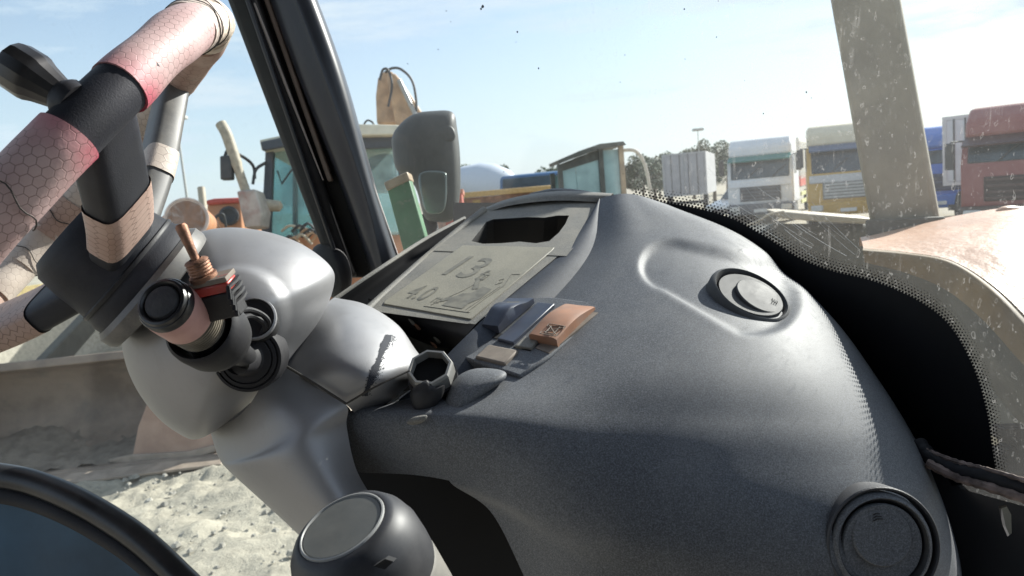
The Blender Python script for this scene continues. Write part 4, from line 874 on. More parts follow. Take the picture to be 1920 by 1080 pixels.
# instrument panel
PP = Plane((912, 396, .955), (1120, 382, .945), (695, 578, .75))
PPn = np.array(PP.n)
hole = [(884, 452), (900, 432), (912, 416), (925, 411), (960, 409), (990, 407), (1020, 408), (1045, 404), (1067, 404), (1060, 420), (1048, 436), (1030, 452), (1005, 456), (975, 453), (940, 456), (905, 457)]
outer = [(812, 470), (850, 440), (885, 414), (914, 392), (935, 388), (962, 380), (1000, 376), (1040, 374), (1128, 378), (1112, 408), (1094, 442), (1062, 480), (1020, 478), (970, 476), (915, 474), (860, 472)]
mb = MB()
for q in ring_strip(outer, hole): mb.add([PP.hit(*p) for p in q], [(0, 1, 2, 3)])
ip = obj('instrument_panel', mb, DUSTY, db, smooth=30)
hc = [PP.hit(*p) for p in hole]; mb = MB()
n = len(hc)
mb.grid(np.array([[tuple(p), tuple(p - PP.n * 0.004), tuple(p - PP.n * 0.004 + VD(0, -.05, .06))] for p in hc + hc[:1]])); obj('cutout_wall', mb, VOID, ip, smooth=0)
mb = MB().add([V(850, 380, 1.06) , V(1120, 380, 1.06), V(1120, 480, .99), V(850, 480, .99)], [(0, 1, 2, 3)]); obj('cutout_back', mb, VOID, ip)
mb = MB(); lower = [(1062, 482), (1085, 462), (1100, 450), (905, 640), (870, 612), (690, 584), (814, 470)]
mb.add([PP.hit(x, y, -0.0007) for x, y in [(818, 466), (1058, 470), (890, 609), (690, 582)]], [(0, 1, 2, 3)]); obj('lower_panel', mb, DUSTY, ip)
# hood over the panel
mb = MB(); mb.grid(net([[(896, 412, 1.06), (960, 384, 1.06), (1050, 368, 1.06), (1150, 374, 1.03)],
                        [(898, 396, 1.0), (958, 372, 1.0), (1048, 358, 1.0), (1150, 363, .97)],
                        [(906, 392, .965), (960, 375, .965), (1046, 363, .965), (1146, 366, .945)],
                        [(914, 397, .955), (963, 384, .955), (1042, 376, .955), (1128, 379, .945)]], 8, 10))
obj('panel_hood', mb, DUSTY, db, smooth=75, fix=False)
obj('rear_bump', inflate([(990, 366), (1020, 356), (1045, 353), (1080, 355), (1110, 362), (1050, 372)], 1.03, .02, .03), BLACK, db)
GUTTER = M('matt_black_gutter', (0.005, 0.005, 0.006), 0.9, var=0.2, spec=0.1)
# pale rolled rim along the panel's side, and the dark gutter beside it
obj('panel_rim', MB().tube(curve([(908, 393, .955), (862, 430, .912), (800, 482, .86), (740, 535, .80), (690, 580, .752)], 8), 0.0042, 10), DUSTY, db)
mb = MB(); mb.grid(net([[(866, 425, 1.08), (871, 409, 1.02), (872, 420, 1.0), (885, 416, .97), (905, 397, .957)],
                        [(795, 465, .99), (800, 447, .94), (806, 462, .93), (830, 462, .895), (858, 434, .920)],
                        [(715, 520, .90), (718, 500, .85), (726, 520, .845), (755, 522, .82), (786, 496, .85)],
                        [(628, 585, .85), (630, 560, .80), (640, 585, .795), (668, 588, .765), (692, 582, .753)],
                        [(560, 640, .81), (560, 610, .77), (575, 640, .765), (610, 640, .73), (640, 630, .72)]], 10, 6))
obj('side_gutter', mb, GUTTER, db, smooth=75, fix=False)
obj('gutter_edge', MB().tube(curve([(871, 409, 1.018), (800, 447, .938), (718, 500, .848), (630, 560, .798), (590, 590, .78)], 8), 0.0026, 8), DUSTY, db)
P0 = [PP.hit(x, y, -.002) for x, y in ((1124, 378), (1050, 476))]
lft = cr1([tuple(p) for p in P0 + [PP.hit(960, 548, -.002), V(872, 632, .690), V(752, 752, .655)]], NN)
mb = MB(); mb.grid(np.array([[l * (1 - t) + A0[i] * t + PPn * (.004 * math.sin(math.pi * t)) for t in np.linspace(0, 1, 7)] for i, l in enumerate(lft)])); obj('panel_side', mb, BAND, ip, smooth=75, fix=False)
# plate with the clearance height
plt = obj('label_plate', MB().prism([PP.hit(x, y, -.0018) for x, y in ((868, 463), (1040, 467), (1036, 472), (884, 602), (720, 573), (722, 568))], PP.n * .0024), PLATEM, ip, bevel=0.0006)
e0 = PP.hit(724, 571, .0010); ex_ = PP.hit(882, 600, .0010) - e0; ey_ = PP.hit(868, 466, .0010) - e0
pw, ph = ex_.length, ey_.length; ex_ = ex_ / pw; eyn = (ey_ / ph)
def PL(u, v, o=0.0): return e0 + ex_ * (u * pw) + ey_ * v + PP.n * o
def text_mesh(s, size):
    cu = bpy.data.curves.new('lettering', 'FONT'); cu.body = s; cu.size = size; cu.shear = 0.12; cu.offset = 0.012 * size; to = bpy.data.objects.new('lettering', cu); COL.objects.link(to)
    dg = bpy.context.evaluated_depsgraph_get(); me = bpy.data.meshes.new_from_object(to.evaluated_get(dg)); bpy.data.objects.remove(to); return me
def put_text(s, u, v, hx, hy, par, mat=PRINT):
    me = text_mesh(s, 1.0); xs = [p.co for p in me.vertices]; mb = MB()
    mb.add([PL(u + p.x * hx, v + p.y * hy) for p in xs], [list(f.vertices) for f in me.polygons]); return obj('lettering', mb, mat, par, smooth=0, fix=False)
put_text('13', 0.06, 0.55, 0.46, 0.50, plt); put_text('ft', 0.55, 0.555, 0.19, 0.22, plt); put_text('4.0', 0.05, 0.14, 0.22, 0.30, plt); put_text('m', 0.40, 0.14, 0.13, 0.16, plt)
mb = MB()
for poly in ([(.56, .12), (.80, .12), (.80, .20), (.86, .30), (.86, .44), (.74, .46), (.70, .34), (.62, .32), (.56, .24)], [(.50, .16), (.56, .2), (.56, .26), (.50, .22)], [(.66, .40), (.72, .42), (.60, .58), (.58, .55)]):
    mb.add([PL(u, v) for u, v in poly], [list(range(len(poly)))])
obj('vehicle_symbol', mb, PRINT, plt, smooth=0)
mb = MB()
for pts in ([(.90, .10), (.92, .30), (.96, .52), (.90, .70), (.99, .72)], [(.86, .12), (.90, .34), (.93, .5)], [(.46, .10), (.60, .36), (.68, .62)], [(.40, .07), (.93, .09)], [(.86, .52), (.90, .56), (.88, .62), (.84, .58), (.86, .52)]):
    mb.tube([PL(u * .98, v, -0.0003) for u, v in pts], 0.0004, 4)
obj('diagram_line', mb, PRINT, plt, smooth=0)
# torn space under the plate
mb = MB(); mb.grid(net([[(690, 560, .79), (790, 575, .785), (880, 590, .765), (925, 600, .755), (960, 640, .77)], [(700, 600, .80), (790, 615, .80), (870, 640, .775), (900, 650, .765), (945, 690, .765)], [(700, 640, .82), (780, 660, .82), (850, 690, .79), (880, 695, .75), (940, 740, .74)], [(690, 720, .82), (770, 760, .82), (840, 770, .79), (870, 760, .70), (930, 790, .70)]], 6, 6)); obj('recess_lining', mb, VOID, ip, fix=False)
mb = MB(); mb.grid(net([[(692, 581, .754), (790, 595, .744), (892, 608, .702)], [(708, 596, .758), (790, 618, .752), (872, 632, .708)], [(730, 612, .775), (800, 645, .785), (850, 655, .745)]], 8, 8)); obj('panel_underside', mb, BLACK, ip, fix=False)
for k, (x, y, c) in enumerate(((765, 598, 1), (775, 607, 0), (812, 632, 1), (806, 641, 0))):
    obj('broken_tab', inflate([(x, y), (x + 8, y + 2), (x + 14, y + 10), (x + 9, y + 12)], .742, .002, .002, n=3, rings=5), DUSTY if c else RUST, ip)

# switches
SP = Plane((1110, 575, .712), (1000, 690, .632), (890, 690, .650))
swp = obj('switch_panel', MB().prism([SP.hit(x, y, .0) for x, y in ((968, 558), (1030, 556), (1126, 568), (1122, 584), (1030, 668), (975, 705), (930, 690), (862, 668))], -SP.n * .02), DASH, db, bevel=0.002)
def rocker(name, q, hs, mat, par=swp, lift=0.0):
    """q: near-left, far-left, far-right, near-right; hs: heights from near to far"""
    a, b, c, d = [SP.hit(*p, .0005 + lift) for p in q]; hs = cr1([(h, 0) for h in hs], 5)[:, 0]; m = len(hs)
    A = []
    for i, h in enumerate(hs):
        t = i / (m - 1); l = a.lerp(b, t); r = d.lerp(c, t); row = [l - SP.n * .004, l + SP.n * h * .82, l.lerp(r, .10) + SP.n * h, l.lerp(r, .5) + SP.n * (h - .0004), l.lerp(r, .90) + SP.n * h, r + SP.n * h * .82, r - SP.n * .004]
        A.append([tuple(p) for p in row])
    mb = MB(); mb.grid(np.array(A)); k = len(mb.v)
    mb.f.append(list(range(7))); mb.uv.append(None); mb.f.append(list(range(k - 7, k))); mb.uv.append(None)
    return obj(name, mb, mat, par, smooth=50)
rk = rocker('rocker_switch', ((905, 614), (950, 562), (1001, 562), (935, 618)), (.004, .008, .011, .009, .004, .002), BLUEP, lift=.005)
obj('symbol_patch', MB().prism([SP.hit(944, 573, .0112), SP.hit(952, 566, .0114), SP.hit(974, 566, .0114), SP.hit(966, 574, .0112)], SP.n * .0004), DUSTY, rk, smooth=0)
rk2 = rocker('rocker_switch', ((994, 640), (1060, 574), (1116, 580), (1046, 650)), (.0085, .0100, .0110, .0100, .0070, .003), TANP)
rk2['label'] = 'orange tan rocker switch with embossed symbol'
mb = MB()
def RS(u, v): return SP.hit(1012 + u * 30 + v * 18, 625 + u * 5 - v * 18, .0112)
for pts in ([(0, 0), (1, 0)], [(0, 1), (1, 1)], [(.1, .15), (.9, .85)], [(.9, .15), (.1, .85)], [(.25, .15), (.75, .15), (.75, .85), (.25, .85), (.25, .15)], [(0, 0), (0, .25)], [(1, 0), (1, .25)], [(0, 1), (0, .75)], [(1, 1), (1, .75)]):
    mb.tube([RS(*p) for p in pts], 0.0005, 4)
obj('embossed_symbol', mb, BROWNP, rk2, smooth=0)
obj('blank_cover', MB().prism([SP.hit(*p, .0035) for p in ((932, 634), (1008, 566), (1040, 569), (962, 642))], -SP.n * .006), BLUEP, swp, bevel=.001)
obj('blank_cover', MB().prism([SP.hit(*p, .003) for p in ((965, 648), (984, 630), (1012, 634), (996, 652))], -SP.n * .006), DUSTY, swp, bevel=.001)
for q in (((902, 627), (914, 619), (944, 626), (932, 635)), ((962, 650), (968, 646), (1000, 651), (994, 657)), ((1004, 652), (1086, 582), (1122, 586), (1030, 662))):
    obj('slot', MB().prism([SP.hit(*p, .0008) for p in q], -SP.n * .002), VOID if q[0][0] < 1000 else BROWNP, swp)
obj('square_blank', MB().prism([SP.hit(*p, .003) for p in ((890, 668), (916, 645), (972, 656), (946, 681))], -SP.n * .006), BROWNP, swp, bevel=.0015)

# vents
FLAPM = M('dusty_grey_flap', (0.065, 0.067, 0.07), 0.55, var=0.06, vs=30, bump=0.2, bs=1200, dust=0.2, dcol=(0.2, 0.19, 0.18), ds=30, spec=0.2)
def vent(label, px, py, off, n, r, flap_dir, scale=1.0, d=None):
    c = V(px, py, d); n = VD(*n).normalized(); u = VD(*flap_dir); u = (u - n * u.dot(n)).normalized()
    v = obj('air_vent', MB().lathe(c, n, [(r * 1.10, -.012), (r * 1.10, -.0030), (r * 1.08, -.0008), (r * 1.03, .0012), (r * .99, .0018), (r * .975, .0010)], 56, caps=False), FLAPM if scale > 0 else DASH, db, smooth=50); v['label'] = label
    obj('dark_ring', MB().lathe(c, n, [(r * .98, .0010), (r * .965, .0006), (r * .89, -.0040), (r * .87, -.013)], 56, caps=False), BLACK, v)
    obj('vent_throat', MB().lathe(c - n * .009, n, [(0, 0), (r * .95, 0)], 40), VOID, v)
    fm = FLAPM if scale > 0 else DASH
    t1 = (n + u * -.06).normalized(); obj('flap', MB().lathe(c - n * .0012, t1, [(0, .0012), (r * .85, .0010), (r * .875, -.0004), (r * .865, -.004), (0, -.004)], 48), fm, v)
    t2 = (n + u * .05).normalized(); f2 = obj('flap', MB().lathe(c + u * r * .20 + n * .0012, t2, [(0, .0012), (r * .61, .0010), (r * .635, -.0002), (r * .625, -.0045), (0, -.0045)], 48), fm, v)
    w = n.cross(u)
    for k in range(3):
        mb = MB().tube([c + n * .0026 + u * (r * (.55 + .06 * k)) + w * (r * (-.10 + .02 * k)), c + n * .0023 + u * (r * (.575 + .06 * k)) + w * (r * .02), c + n * .0023 + u * (r * (.55 + .06 * k)) + w * (r * (.12 - .02 * k))], .0004, 4); obj('grip_line', mb, BLACK, f2)
    return v
vent('round vent with two overlapping dusty flaps in its hollow', 1408, 551, 0, (.26, .76, -.60), .0375, (.8, -.35, -.1), d=.7205)
vent('large round vent low on the dash with one tilted flap', 1656, 1022, 0, (.02, .10, -1), .0335, (-.15, .75, 0), scale=-1, d=.531)
obj('vent_bezel', MB().lathe(V(1656, 1022, .532), VD(.02, .10, -1), [(.0415, -.02), (.0413, .0005), (.0405, .0014), (.0392, .0010), (.038, -.004)], 64, caps=False), DASHD, db)

# key dial and broken surround
kc = V(806, 690, .622); kn = VD(-.12, .70, -.70).normalized()
kd = obj('key_dial', MB().lathe(kc, kn, [(.0200, -.012), (.0200, .0), (.0188, .0022), (.0168, .0022), (.0160, -.003), (.0160, -.012)], 8, caps=False), CHROME, db, smooth=20)
obj('dial_core', MB().lathe(kc, kn, [(0, -.005), (.0160, -.005)], 8), VOID, kd)
obj('dial_socket', MB().lathe(kc, kn, [(.0205, -.045), (.0215, -.012)], 24), BLACK, kd)
obj('dial_bezel', inflate([(836, 752), (846, 718), (872, 697), (905, 690), (945, 696), (946, 712), (915, 735), (880, 760), (850, 775)], .622, .016, .02, c=(880, 725), gx=-.0001, gy=-.0004), DASH, db)
obj('broken_trim', inflate([(768, 740), (782, 722), (800, 712), (818, 724), (834, 722), (828, 748), (808, 770), (782, 776)], .612, .008, .01, n=2), BLACK, db)
obj('broken_trim', inflate([(762, 792), (775, 782), (800, 778), (796, 790), (775, 797)], .592, .004, .004, n=3), DUSTY, db)

# ---------------------------------------------------------------- steering column
scn = thing('steering_column', 'silver steering column cowl with bulbous housing, scratched and dusty', 'steering column', V(560, 900, .62))
pod_o = [(232, 600), (228, 640), (238, 690), (262, 740), (298, 785), (335, 813), (365, 824), (400, 810), (440, 780), (492, 735), (535, 695), (562, 655), (592, 612), (614, 572), (626, 535), (625, 508), (602, 482), (560, 455), (510, 437), (460, 428), (420, 427), (380, 434), (335, 458), (295, 495), (255, 545)]
pmb = inflate(pod_o, .655, .095, .10, c=(430, 610), n=8, rings=44, ex=2.0, gx=.00006, gy=-.00002)
for i, p in enumerate(pmb.v):                              # the lower shell stands a little proud of the upper one
    c_ = CM.inverted() @ p; q = to_px(p)
    if -c_.z < .655: pmb.v[i] = p + VD(-.15, .1, -1) * .0055 * (1 - smooth(84, 98, math.hypot(q[0] - 450, q[1] - 592)))
pod = obj('housing', pmb, SILVER, scn, smooth=80)
# raised lobe and seam of the housing
SEAM = M('dark_seam', (0.04, 0.035, 0.03), 0.7)
rowsA = [[(470, 700, .74), (392, 790, .70), (432, 790, .645), (474, 750, .615), (512, 674, .622)],
         [(470, 760, .73), (401, 828, .69), (452, 832, .628), (517, 775, .600), (580, 715, .612)],
         [(480, 800, .72), (411, 858, .675), (472, 852, .615), (556, 805, .592), (648, 757, .610)],
         [(500, 830, .71), (430, 882, .66), (488, 868, .603), (566, 838, .588), (650, 800, .617)],
         [(540, 880, .71), (490, 937, .66), (536, 916, .600), (604, 892, .588), (668, 880, .618)],
         [(600, 930, .71), (552, 994, .66), (592, 966, .598), (650, 956, .588), (706, 945, .622)],
         [(660, 990, .71), (612, 1052, .66), (652, 1026, .597), (700, 1018, .588), (745, 1010, .64)],
         [(710, 1060, .71), (662, 1106, .66), (702, 1092, .596), (745, 1092, .588), (790, 1100, .64)]]
mb = MB(); mb.grid(net(rowsA, 8, 10)); obj('lower_cowl', mb, SILVER, scn, smooth=75, fix=False)
rowsB = [[(505, 690, .64), (545, 650, .650), (582, 600, .672), (616, 566, .70), (632, 560, .74), (640, 590, .80)],
         [(562, 706, .613), (602, 655, .622), (640, 604, .650), (672, 577, .70), (690, 574, .74), (700, 610, .80)],
         [(606, 733, .609), (655, 684, .605), (700, 634, .640), (732, 610, .69), (748, 612, .73), (760, 650, .80)],
         [(650, 759, .611), (708, 718, .608), (748, 682, .630), (772, 660, .67), (784, 662, .71), (796, 700, .80)],
         [(672, 785, .640), (735, 750, .645), (785, 705, .655), (806, 690, .69), (818, 700, .74), (825, 740, .80)]]
mb = MB(); mb.grid(net(rowsB, 10, 10)); uc = obj('upper_cowl', mb, SILVER, scn, smooth=75, fix=False)
obj('cowl_seam', MB().tube(curve([(508, 670, .612), (580, 713, .604), (649, 757, .603)], 8), 0.0011, 6), SEAM, scn)
obj('cowl_seam', MB().tube(curve([(649, 757, .603), (710, 722, .603), (768, 695, .615)], 8), 0.0009, 6), SEAM, scn)
# narrow dark streak with a speckled edge on the upper cowl
mb = MB()
Bw = net(rowsB, 44, 40); hh, ww = Bw.shape[:2]
for i in range(hh - 1):
    for j in range(ww - 1):
        px, py = to_px(Bw[i, j]); t = (py - 620) / 120.0
        cx = 731 - 48 * t; wd = 7 + 2 * math.sin(py * .11)
        if 628 < py < 742 and abs(px - cx) < wd * (0.8 + (1.6 if px > cx else 0.4) * random.random() ** 4):
            nrm = Vector(Bw[i + 1, j] - Bw[i, j]).cross(Vector(Bw[i, j + 1] - Bw[i, j])).normalized()
            if nrm.dot(RAY0 - Vector(Bw[i, j])) < 0: nrm = -nrm
            mb.add([Vector(Bw[a, b]) + nrm * .0005 for a, b in ((i, j), (i, j + 1), (i + 1, j + 1), (i + 1, j))], [(0, 1, 2, 3)])
obj('dark_streak', mb, M('dark_streak_tone', (0.035, 0.038, 0.048), 0.7, spec=0.2), uc, smooth=0, fix=True)

# stalk
def AX(p, q, t): return p.lerp(q, t)
sA, sB = V(302, 566, .405), V(432, 650, .478); sx = (sB - sA).normalized(); slen = (sB - sA).length
def st(mb, prof, n=40, caps=False): return mb.lathe(sA, sx, prof, n, caps)
stk = obj('stalk', st(MB(), [(.0125, .050), (.0125, .068), (.010, .074), (.0090, .080)]), BLACK, scn)
obj('end_cap', st(MB(), [(.0102, .0022), (.0108, .0006), (.0122, -.0006), (.0134, -.0002), (.0140, .0010), (.0142, .0018), (.0148, .0020), (.0155, .0034), (.0156, .010)]), GLOSSBLK, stk)
obj('cap_disc', st(MB(), [(0, -.0012), (.006, -.0010), (.0090, -.0004), (.0098, .0006), (.0102, .0024)]), M('worn_black_rubber', (0.010, 0.011, 0.016), 0.6, var=0.4, vs=200, bump=0.4, bs=600, dust=0.25, dcol=(0.2, 0.19, 0.17), ds=90), stk)
mbt = st(MB(), [(.0150, .006), (.0158, .0075), (.0160, .016), (.0160, .024), (.0162, .0255), (.0150, .026)])
obj('pink_tape', mbt, M('pink_plain_tape', (0.55, 0.30, 0.27), 0.4, var=0.12, vs=60, bump=0.2, bs=120, dust=0.15, ds=60), stk)
prof = []
for k in range(8): prof += [(.0143, .0256 + k * .0021), (.0157, .0261 + k * .0021), (.0157, .0269 + k * .0021), (.0143, .0274 + k * .0021)]
obj('ribbed_grip', st(MB(), prof), M('worn_ribbed_grip', (0.14, 0.125, 0.10), 0.45, var=0.3, vs=90, dust=0.3, dcol=(0.4, 0.34, 0.25), ds=90), stk, smooth=25)
obj('grip_core', st(MB(), [(.0148, .040), (.0148, .060)]), GLOSSBLK, stk)
obj('collar', st(MB(), [(.0180, .062), (.0196, .042), (.0204, .0405), (.0222, .042), (.0228, .047), (.0225, .060), (.0205, .067), (.0150, .072), (.013, .073)], 48), RUBBER, stk, smooth=50)
bo = V(465, 672, .570); bn_ = VD(.10, -.02, -.99).normalized()
obj('boot', MB().lathe(bo, bn_, [(.0262, -.025), (.0262, .0), (.0255, .0025), (.0235, .003), (.0232, .0015), (.0225, .0015), (.022, .0035), (.0195, .0042), (.0192, .0028), (.0185, .0028), (.018, .005), (.0135, .006), (.0125, .0075), (.0115, .012), (.0095, .022), (.0085, .03)], 48, caps=False), RUBBER, stk, smooth=30)
obj('stalk_shaft', MB().tube([sA + sx * .070, sA + sx * .082, V(452, 664, .535), V(462, 671, .562)], [.0105, .0095, .0085, .0085], 20), BLACK, stk)
# toggle switch tied on the stalk
tg = obj('toggle_switch', MB(), BLACK, scn) if False else None
tn = VD(-.22, .80, -.36).normalized(); to = V(397, 524, .420); tu = VD(.90, -.18, .05); tu = (tu - tn * tu.dot(tn)).normalized(); tw = tn.cross(tu)
Rt = Matrix((tu, tw, tn)).transposed()
tg = obj('toggle_switch', MB().box(to - tn * .0045, .0225, .0125, .006, Rt), REDP, scn, bevel=.0012)
obj('switch_case', MB().box(to - tn * .0155, .021, .012, .0155, Rt), BLACK, tg, bevel=.001)
obj('mounting_plate', MB().box(to + tn * .0002, .0235, .0135, .0030, Rt), BROWNP, tg, bevel=.0005)
put = MB()
for k, (dx, s) in enumerate(((-.008, 'ON'), (.0085, 'OFF'))):
    me = text_mesh(s, .0035)
    put.add([to + tn * .0019 + tu * (dx + p.co.x - .003) + tw * (p.co.y - .004) for p in me.vertices], [list(f.vertices) for f in me.polygons])
obj('lettering', put, REDP, tg, smooth=0, fix=False)
tb = to - tu * .004
prof = [(.0078, .001), (.0078, .004)]
for k in range(5): prof += [(.0062, .0042 + k * .0018), (.0068, .0050 + k * .0018), (.0062, .0058 + k * .0018)]
prof += [(.0045, .0135), (.0035, .014)]
obj('threaded_bush', MB().lathe(tb, tn, prof, 20, caps=False), RUST, tg, smooth=40)
ld = (VD(-.36, .92, -.10)).normalized()
obj('toggle_lever', MB().tube([tb + tn * .011, tb + tn * .011 + ld * .010, tb + tn * .011 + ld * .022, tb + tn * .011 + ld * .0235], [.0022, .0026, .0034, .0026], 14), RUST, tg)
for k in range(4):
    o_ = to + tu * .0118 - tn * (.004 + .0035 * k); obj('tie_band', MB().tube([o_ + tw * .007, o_ + tu * .0012, o_ - tw * .008, o_ - tw * .012 - tn * .006], .0014, 6), BLACK, tg)
# wires into the housing hole
wo_ = V(477, 598, .556); wn_ = VD(.15, .25, -.95).normalized()
wh = obj('wire_hole', MB().lathe(wo_, wn_, [(0, .001), (.0125, .001), (.0145, .003), (.0155, .001), (.0155, -.02)], 28, caps=False), VOID, pod)
obj('hole_rim', MB().lathe(wo_, wn_, [(.0142, .0015), (.0150, .0040), (.0162, .0035), (.0166, .0)], 28, caps=False), SILVER, pod)
for pts in ([(436, 588, .49), (462, 580, .53), (488, 588, .545), (503, 604, .55), (496, 626, .556)], [(440, 604, .50), (466, 592, .535), (488, 600, .545), (497, 612, .55), (488, 632, .556)]):
    obj('wire', MB().tube(curve(pts, 6), .0021, 8), RUBBER, scn)

# ---------------------------------------------------------------- steering wheel
swh = thing('steering_wheel', 'steering wheel wrapped in pink hexagon tape with black sections and dark hub', 'steering wheel', V(220, 500, .6))
WC = W(-.35538, .05820, .56078); WN = VD(-.69127, .59909, -.40402).normalized()
nn = Vector((-.69127, .59909, -.40402)).normalized(); aa = nn.cross(Vector((0, 0, 1))).normalized(); bb = nn.cross(aa)
RW = 0.19
def rim(t):
    c = Vector((-.35538, .05820, .56078)) + (aa * math.cos(t) + bb * math.sin(t)) * RW; return W(*c)
# which way does t run: t=0 at the tip, growing along the near limb
TT = lambda i: 2 * math.pi * i / 720.0
def rim_piece(name, i0, i1, r, mat, stain0=None, stain1=None, lump=None, ends=True, par=swh, n=28):
    k = max(4, int(abs(i1 - i0) / 3)); ts = np.linspace(i0, i1, k); pts = [rim(TT(i)) for i in ts]
    rad = [r] * k
    if ends: pts = [pts[0]] + pts + [pts[-1]]; rad = [r * .9] + rad + [r * .9]
    mb = MB().tube(pts, rad, n, caps=False, lump=lump, up=WN)
    o = obj(name, mb, mat, par, smooth=80, fix=False)
    at = o.data.attributes.new('stain', 'FLOAT', 'POINT'); vals = []
    L0 = RW * abs(TT(i1) - TT(i0))
    for idx in range(len(o.data.vertices)):
        ring = idx // n; a = 2 * math.pi * (idx % n) / n; f_ = min(1, max(0, (ring - (1 if ends else 0)) / (k - 1))); s = 0
        shade = 0.35 + 0.65 * max(0, math.cos(a - 2.7))
        if stain0: s = max(s, math.exp(-(f_ * L0 / stain0) ** 2) * shade)
        if stain1: s = max(s, math.exp(-((1 - f_) * L0 / stain1) ** 2) * shade)
        vals.append(s)
    at.data.foreach_set('value', vals); return o
wav = lambda amp, fq, ph: (lambda s, a: amp * math.sin(s * fq + ph) + amp * .7 * math.sin(3 * a + s * fq * .7 + ph) + amp * .5 * math.sin(2 * a - s * fq * 1.6))
core = rim_piece('rim', 0, 720, .0140, BLACK, ends=False)
rim_piece('black_sleeve', 84, 134, .0161, HUBM, par=core)
rim_piece('pink_tape', 36, 96, .0168, PTAPE, None, .013, wav(.032, 75, 0), par=core)
rim_piece('pink_tape', 122, 186, .0172, PTAPE, .013, None, wav(.036, 66, 1), par=core)
rim_piece('pink_tape', 183, 260, .0182, PTAPE, None, None, wav(.03, 50, 2), par=core)
for k, (i0, i1) in enumerate(((24, 40), (10, 28), (-6, 14), (-22, -2), (-40, -18), (-58, -36), (-76, -54), (-92, -72))):
    rim_piece('cream_tape', i0, i1, .0172 + .0005 * (k % 3), CREAMT if k in (1, 2, 3, 4) else (CTAPE if k == 0 else STAPE), None, None, wav(.045, 120, k), par=core)
rim_piece('black_sleeve', 614, 632, .0170, HUBM, par=core)
for k, i0 in enumerate(range(430, 606, 22)):
    rim_piece('tan_tape', i0, i0 + 25, .0172 + .0006 * (k % 2), CTAPE if k % 3 else STAPE, None, None, wav(.045, 95, k * 1.3), par=core)
# dark torn edges of the tape turns
for i in (38, 29, 20, 150, 185, 192, 478, 512, 545):
    pts = []; c0 = rim(TT(i)); tg_ = (rim(TT(i + 2)) - c0).normalized(); u0 = (WN - tg_ * WN.dot(tg_)).normalized(); w0 = tg_.cross(u0)
    for k in range(29):
        a = 2 * math.pi * k / 28; pts.append(c0 + (u0 * math.cos(a) + w0 * math.sin(a)) * .0183 + tg_ * (.006 * math.sin(a + i) + .0015 * math.sin(5 * a + i)))
    obj('tape_edge', MB().tube(pts, .00045, 5), SEAM, core)
# spinner knob
kb = rim(TT(112)); KA = VD(-.80, .52, -.06).normalized(); k0 = kb + WN * .013
sk = obj('spinner_knob', MB().lathe(k0, KA, [(.0080, 0), (.0086, .004), (.0125, .018), (.0137, .020), (.0142, .023), (.0139, .033), (.0128, .0362), (.0115, .0366), (.0105, .0352), (0, .0350)], 14), GLOSSBLK, swh, smooth=22)
obj('knob_clamp', MB().lathe(k0 - KA * .004, KA, [(.012, 0), (.012, .006), (.009, .010)], 20), BLACK, sk)
# hub: rounded block with a flange at the column side
hubc = WC - WN * .054
def HP(r, t, h): return hubc + (VD(*aa) * math.cos(t) + VD(*bb) * math.sin(t)) * r + WN * h
hub = obj('hub', MB().lathe(hubc - WN * .030, WN, [(.030, -.012), (.048, -.010), (.052, -.006), (.052, .004), (.050, .008), (.049, .012), (.046, .040), (.043, .056), (.036, .063), (0, .065)], 44), HUBM, swh, smooth=40)
obj('hub_ring', MB().lathe(hubc - WN * .030, WN, [(.0500, .011), (.0505, .012), (.0502, .014), (.0485, .015)], 44, caps=False), BLACK, hub)
obj('hub_flange', MB().lathe(hubc - WN * .030, WN, [(.042, -.020), (.055, -.018), (.057, -.014), (.057, -.006), (.053, -.002)], 44, caps=False), GREYSPOKE, hub)
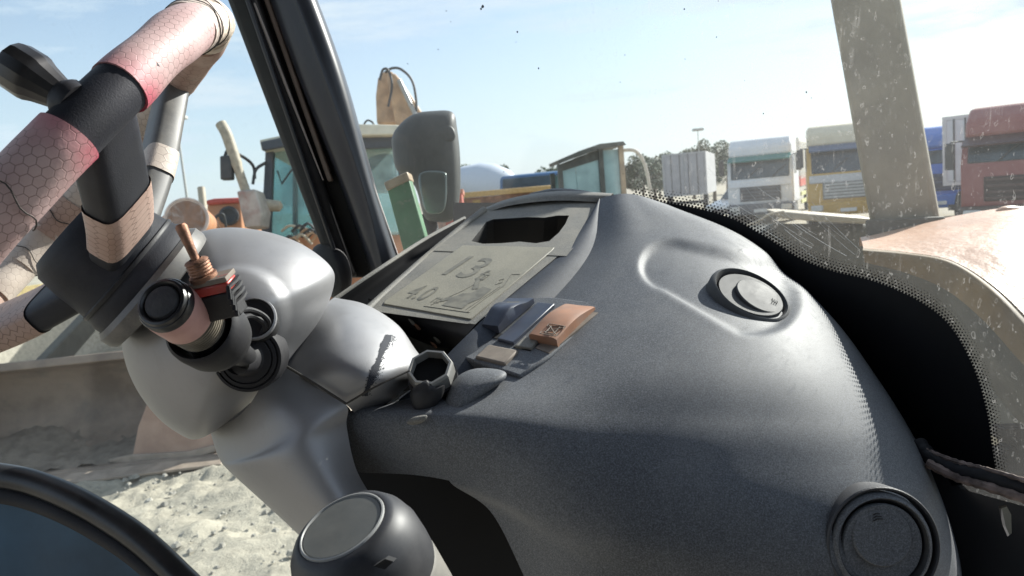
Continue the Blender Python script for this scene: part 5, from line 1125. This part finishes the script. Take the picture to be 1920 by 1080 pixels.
# spokes: flat tapering arms from hub to rim
def spoke(i, mats, w0=.024, w1=.030, th0=.013, th1=.012, hub_r=.035):
    t = TT(i); rd = (rim(t) - WC).normalized(); sd_ = WN.cross(rd).normalized()
    p1 = rim(t); p0 = hubc + rd * hub_r - WN * .002
    ctr = [p0, p0.lerp(p1, .35) - WN * .004, p0.lerp(p1, .75) - WN * .002, p1 - rd * .004 - WN * .002]
    cs = cr1([tuple(c) for c in ctr], 10); K = len(cs)
    def sect(k):
        f_ = k / (K - 1); w = w0 + (w1 - w0) * f_; th = th0 + (th1 - th0) * f_; c = Vector(cs[k]); tdir = (Vector(cs[min(k + 1, K - 1)]) - Vector(cs[max(k - 1, 0)])).normalized(); nrm = sd_.cross(tdir).normalized()
        pts = []
        for a in np.linspace(0, 2 * math.pi, 24, endpoint=False):
            ca, sa = math.cos(a), math.sin(a); e = 0.5
            pts.append(c + sd_ * (w * math.copysign(abs(ca) ** e, ca)) + nrm * (th * math.copysign(abs(sa) ** e, sa)))
        return pts
    for (f0, f1, mat, grow, nm) in mats:
        k0_, k1_ = int(f0 * (K - 1)), int(f1 * (K - 1)); mb = MB(); A = []
        for k in range(k0_, k1_ + 1):
            c = Vector(cs[k]); A.append([tuple(c + (p - c) * grow) for p in sect(k)])
        A = np.array(A); r_, c_ = A.shape[:2]
        vs = [Vector(p) for p in A.reshape(-1, 3)]; fs = []; uvs = []
        for a in range(r_ - 1):
            for b in range(c_):
                b2 = (b + 1) % c_; fs.append((a * c_ + b, a * c_ + b2, (a + 1) * c_ + b2, (a + 1) * c_ + b))
                L1 = .006 * a; L2 = .006 * (a + 1); q = .0045; uvs.append(((L1, b * q), (L1, (b + 1) * q), (L2, (b + 1) * q), (L2, b * q)))
        mb.add(vs, fs, uvs); obj(nm, mb, mat, swh, smooth=50, fix=False)
spoke(108, [(0, 1, HUBM, 1.0, 'spoke'), (.14, .46, STAPE, 1.06, 'spoke_tape')], w0=.025, w1=.020)
spoke(623, [(0, 1, GREYSPOKE, 1.0, 'spoke'), (.30, .44, CTAPE, 1.06, 'spoke_tape')], w0=.022, w1=.017)
spoke(402, [(0, 1, HUBM, 1.0, 'spoke'), (.24, .9, STAPE, 1.05, 'spoke_tape')], w0=.031, w1=.026)

# ---------------------------------------------------------------- control lever at the bottom
clv = thing('control_lever', 'rounded black control lever knob with a grey disc inlay on top', 'lever', V(665, 1080, .42))
kax = VD(-.33, .86, -.40).normalized(); kt = V(642, 987, .390)
obj('knob', MB().lathe(kt, kax, [(.0, -.001), (.0225, -.001), (.0235, .0), (.0250, .0004), (.0285, -.002), (.0330, -.008), (.0362, -.017), (.0372, -.028), (.0373, -.036), (.0366, -.0385)], 56), GLOSSBLK if False else M('knob_satin_black', (0.016, 0.018, 0.024), 0.5, var=0.2, vs=40, dust=0.06, ds=40), clv, smooth=60)
ii = obj('inlay', MB().lathe(kt, kax, [(0, .0008), (.0215, .0008), (.0222, .0002)], 56), INLAY, clv)
obj('inlay_ring', MB().lathe(kt, kax, [(.0222, .0), (.0228, .0014), (.0236, .0012), (.0240, .0)], 56, caps=False), M('pale_ring', (0.3, 0.3, 0.29), 0.4), clv)
obj('knob_skirt', MB().lathe(kt, kax, [(.0366, -.0388), (.0376, -.041), (.0385, -.065), (.036, -.14)], 56, caps=False), M('grey_skirt', (0.12, 0.118, 0.11), 0.5, var=0.15, vs=40, dust=0.25, ds=30), clv)
bt = V(722, 1062, .352); obj('latch_slot', MB().prism([V(700, 1062, .353), V(722, 1048, .3525), V(738, 1053, .353), V(722, 1068, .353)], VD(0, -.002, .01)), VOID, clv)
